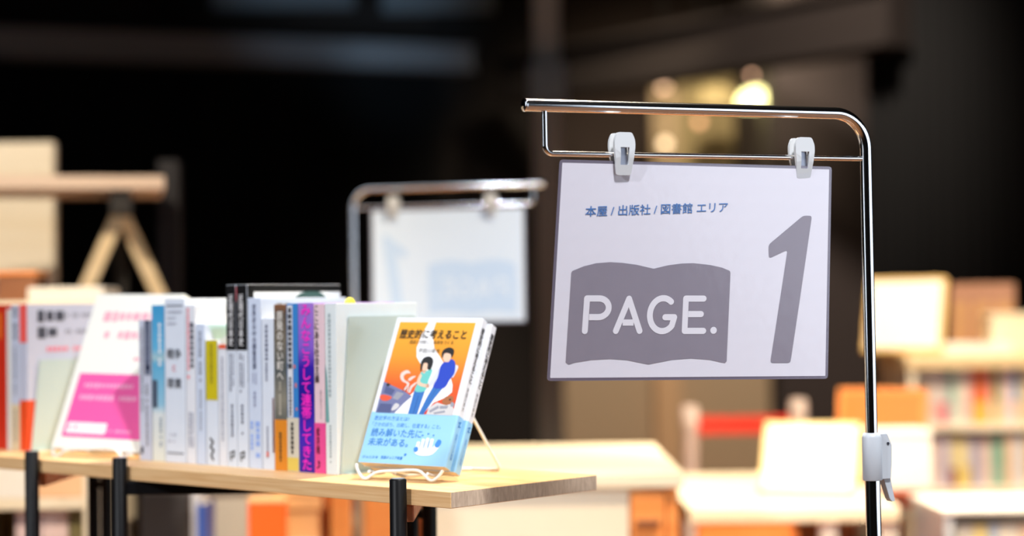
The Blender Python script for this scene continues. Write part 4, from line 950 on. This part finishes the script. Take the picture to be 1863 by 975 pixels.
# --- belt barrier
Y = 5.15
for i, (px, py, lab) in enumerate(((1255, 738, 'pale barrier post holding the left end of the red belt'), (1452, 726, 'pale barrier post at the right end of the red belt'))):
    p = at(px, py, Y); t = thing('barrier_post', lab, 'barrier', (p.x, Y, 0), 0, 'belt barrier posts')
    MB().lathe([(0.021, 0.02), (0.021, p.z - 0.06)], 20).build('pole', mat((214, 190, 182), 0.45), t)
    MB().lathe([(0.024, p.z - 0.06), (0.024, p.z - 0.008), (0.018, p.z)], 20).build('head', mat((224, 204, 196), 0.45), t)
    MB().lathe([(0.12, 0), (0.12, 0.012), (0.03, 0.022)], 28).build('base', mat((150, 140, 136), 0.45), t)
a, b_ = X(1262, Y), X(1446, Y); z1_, z0_ = Z(757, Y, 1350), Z(789, Y, 1350)
tag(MB().box(a, b_, Y - 0.0012, Y + 0.0012, z0_, z1_).build('barrier_belt', mat((236, 58, 40), 0.6)), 'red barrier belt stretched between the two pale posts', 'barrier belt')

# --- low white display table with leaning picture books
Y = 4.1
zl = Z(922, Y, 1400)
t = thing('white_display_table', 'low white topped display table with orange wooden front under the leaning books', 'table', (X(1440, Y), Y + 0.4, 0))
hw = X(1632, Y) - X(1440, Y)
MB().box(-hw, hw, -0.4, 0.42, zl - 0.035, zl).build('tabletop', wood('pale_table_top', (246, 232, 202), (250, 240, 216), (3, 3, 30), 0.5), t, bevel=0.004)
e = X(1435, Y) - X(1440, Y)
MB().box(-hw + 0.02, e, -0.398, -0.38, 0.0, zl - 0.036).build('front_panel', OAK, t)
for x in (-hw + 0.02, e - 0.02, X(1505, Y) - X(1440, Y) - 0.018, hw - 0.04):
    MB().box(x, x + 0.036, -0.384, -0.352, 0, zl - 0.035).build('leg', WHT if x > e else OAK, t, bevel=0.002)
for x in (-hw + 0.02, hw - 0.05): MB().box(x, x + 0.03, 0.36, 0.39, 0, zl - 0.035).build('leg', OAK, t, bevel=0.002)
MB().box(e, hw - 0.04, -0.1, -0.08, 0, zl - 0.035).build('inner_panel', BROWN, t)
leaning('picture_book', 'large bright cream picture book leaning on the low white table', 'book', 1462, 4.3, zl, 0.225, 0.175, 0.016, -22, 24, mat((246, 220, 160), 0.5), WHT)
bxx = thing('white_box', 'bright white box on the low table behind the stand clamp', 'box', (X(1638, 4.45), 4.5, zl))
MB().box(-0.075, 0.068, -0.06, 0.06, 0, 0.125).build('body', WHT, bxx, bevel=0.003); MB().box(-0.078, 0.071, -0.063, 0.063, 0.1255, 0.14).build('lid', WHT, bxx, bevel=0.003)
rs = thing('riser', 'wooden riser block behind the white box holding the orange picture book', 'riser', (X(1590, 4.78), 4.82, zl)); zr = Z(812, 4.7, 1600)
MB().box(-0.15, 0.13, -0.1, 0.1, 0, zr - zl - 0.016).build('body', BIRCH, rs, bevel=0.002); MB().box(-0.155, 0.135, -0.105, 0.105, zr - zl - 0.016, zr - zl).build('top', BIRCH, rs, bevel=0.002)
leaning('picture_book', 'orange picture book leaning on the riser behind the chrome post', 'book', 1598, 4.74, zr, 0.225, 0.145, 0.018, -20, 22, mat((240, 150, 74), 0.55), mat((232, 120, 44), 0.55))

# --- warm lit bookcase at the right edge
Y = 5.2
x0, x1 = X(1652, Y), X(2060, Y); zt2 = Z(645, Y, 1750); zA = Z(772, Y, 1750); zB = Z(888, Y, 1750)
case('bookcase', 'warm lit birch bookcase with two rows of books at the right edge', 'bookcase', x0, x1, Y, Y + 0.42, zt2, PANEL, wood('pale_case_top', (240, 214, 166), (248, 226, 182), (3, 3, 30), 0.5), (zA, zB), True, top_t=0.038, backmat=wood('case_back', (170, 140, 96), (184, 152, 106), (3, 3, 20)))
def row(z, x, items, where):
    for th, h, c1, c2, lab in items:
        bg_book((x, Y + 0.02 + random.uniform(0, 0.006), z), th, h, 0.105, c1, lab + ' ' + where, c2, 0.42, 'books in the warm lit bookcase')
        x += th + 0.0012
up_ = [(0.03, 0.150, (206, 200, 186), None, 'sand grey book at the left end of'), (0.028, 0.152, (224, 212, 206), (226, 190, 180), 'pale grey book with a pink foot, second on'),
       (0.022, 0.146, (214, 204, 200), (220, 110, 130), 'grey book with a raspberry lower band on'), (0.020, 0.150, (150, 196, 184), (190, 206, 198), 'mint green book on'),
       (0.030, 0.154, (228, 222, 208), None, 'thick ivory book beside the mint green book on'), (0.018, 0.150, (236, 178, 172), None, 'salmon pink book left of the orange book on'),
       (0.036, 0.152, (232, 112, 52), (226, 190, 70), 'bright orange book with a yellow lower half on'), (0.016, 0.148, (236, 166, 160), (240, 200, 196), 'rose book right of the orange book on'),
       (0.020, 0.152, (134, 146, 54), (214, 200, 110), 'olive green book on'), (0.028, 0.150, (240, 214, 214), None, 'blush white book right of the olive book on'),
       (0.022, 0.147, (150, 172, 200), (236, 206, 190), 'grey blue book on'), (0.03, 0.152, (226, 206, 170), None, 'beige book beside the grey blue book on'), (0.03, 0.150, (200, 120, 90), None, 'rust book past the beige book on')]
row(zA, x0 + 0.03, up_, 'the upper shelf')
lo_ = [(0.03, 0.142, (230, 206, 180), None, 'peach grey book at the left end of'), (0.022, 0.145, (236, 214, 206), None, 'pale rose book second on'), (0.030, 0.148, (206, 196, 214), None, 'lilac book on'),
       (0.018, 0.130, (232, 222, 190), (150, 60, 50), 'cream book with a dark red foot on'), (0.020, 0.146, (240, 226, 150), None, 'light yellow book on'), (0.016, 0.140, (238, 230, 214), (226, 200, 100), 'white book with a yellow foot on'),
       (0.032, 0.147, (190, 184, 206), None, 'mauve grey book on'), (0.026, 0.144, (240, 218, 208), None, 'shell pink book left of the teal book on'), (0.032, 0.148, (126, 190, 170), (150, 196, 178), 'teal book on'),
       (0.026, 0.146, (238, 208, 178), None, 'apricot book right of the teal book on'), (0.03, 0.144, (222, 222, 224), None, 'silver book past the apricot book on'), (0.03, 0.147, (230, 190, 140), None, 'honey coloured book past the silver book on')]
row(zB, x0 + 0.03, lo_, 'the lower shelf')
leaning('picture_book', 'very bright white picture book leaning on top of the warm lit bookcase', 'book', 1640, Y + 0.1, zt2, 0.225, 0.225, 0.02, -24, 22, mat((246, 206, 130), 0.5), WHT)
leaning('picture_book', 'brown slatted book rest leaning behind the bright white picture book', 'book rest', 1786, Y + 0.26, zt2, 0.185, 0.205, 0.02, -18, 20, BROWN, None, (3, mat((158, 112, 62), 0.6)))
COL.objects['picture_book.003' if 'picture_book.003' in COL.objects else 'picture_book'].name = 'book_rest'
st = thing('book', 'cream book lying flat on the bookcase before the brown book rest', 'book', (X(1785, Y), Y + 0.09, zt2), math.radians(-3))
MB().box(-0.095, 0.095, -0.075, 0.075, 0, 0.03).build('cover', WHT, st, bevel=0.002); MB().box(-0.093, 0.097, -0.073, 0.073, 0.003, 0.027).build('pages', PAGES, st)
st = thing('card_box', 'cream box standing at the right edge on top of the bookcase', 'box', (X(1880, Y), Y + 0.2, zt2))
MB().box(-0.078, 0.078, -0.05, 0.05, 0, 0.10).build('body', CRM, st, bevel=0.003); MB().box(-0.08, 0.08, -0.052, 0.052, 0.1005, 0.112).build('lid', CRM, st, bevel=0.003)

# --- bottom right: low rack of face-up books in front
Y = 3.9
xr0, xr1 = X(1712, Y), X(1960, Y); zz = Z(925, Y, 1780)
case('low_book_rack', 'low white rack with pale books at the lower right corner', 'rack', xr0, xr1, Y, Y + 0.3, zz, mat((214, 220, 226), 0.5), WHT, (zz - 0.20,), True, top_t=0.012)
x = xr0 + 0.028
for th, c, lab in ((0.034, (224, 216, 200), 'stone coloured book leftmost in'), (0.03, (240, 220, 150), 'straw yellow book in'), (0.02, (190, 204, 220), 'powder blue book in'), (0.04, (240, 232, 214), 'ivory book in'), (0.032, (236, 206, 176), 'sandy book in')):
    bg_book((x, Y + 0.012, zz - 0.20), th, 0.165, 0.12, c, lab + ' the low white rack', group='books in the low white rack'); x += th + 0.0015
x = X(1520, 4.1)
sh = case('low_shelf', 'low open shelf under the white display table right of the chrome post', 'shelf', X(1520, 4.2), X(1690, 4.2), 4.55, 4.75, 0.70, WHT, None, (0.5,), True)
st = thing('book', 'coral and white book lying on the low shelf right of the chrome post', 'book', (X(1640, 4.5), 4.64, 0.70))
MB().box(-0.07, 0.06, -0.08, 0.08, 0, 0.03).build('cover', mat((236, 130, 104), 0.5), st, bevel=0.002); MB().box(-0.068, 0.062, -0.078, 0.078, 0.003, 0.027).build('pages', PAGES, st)
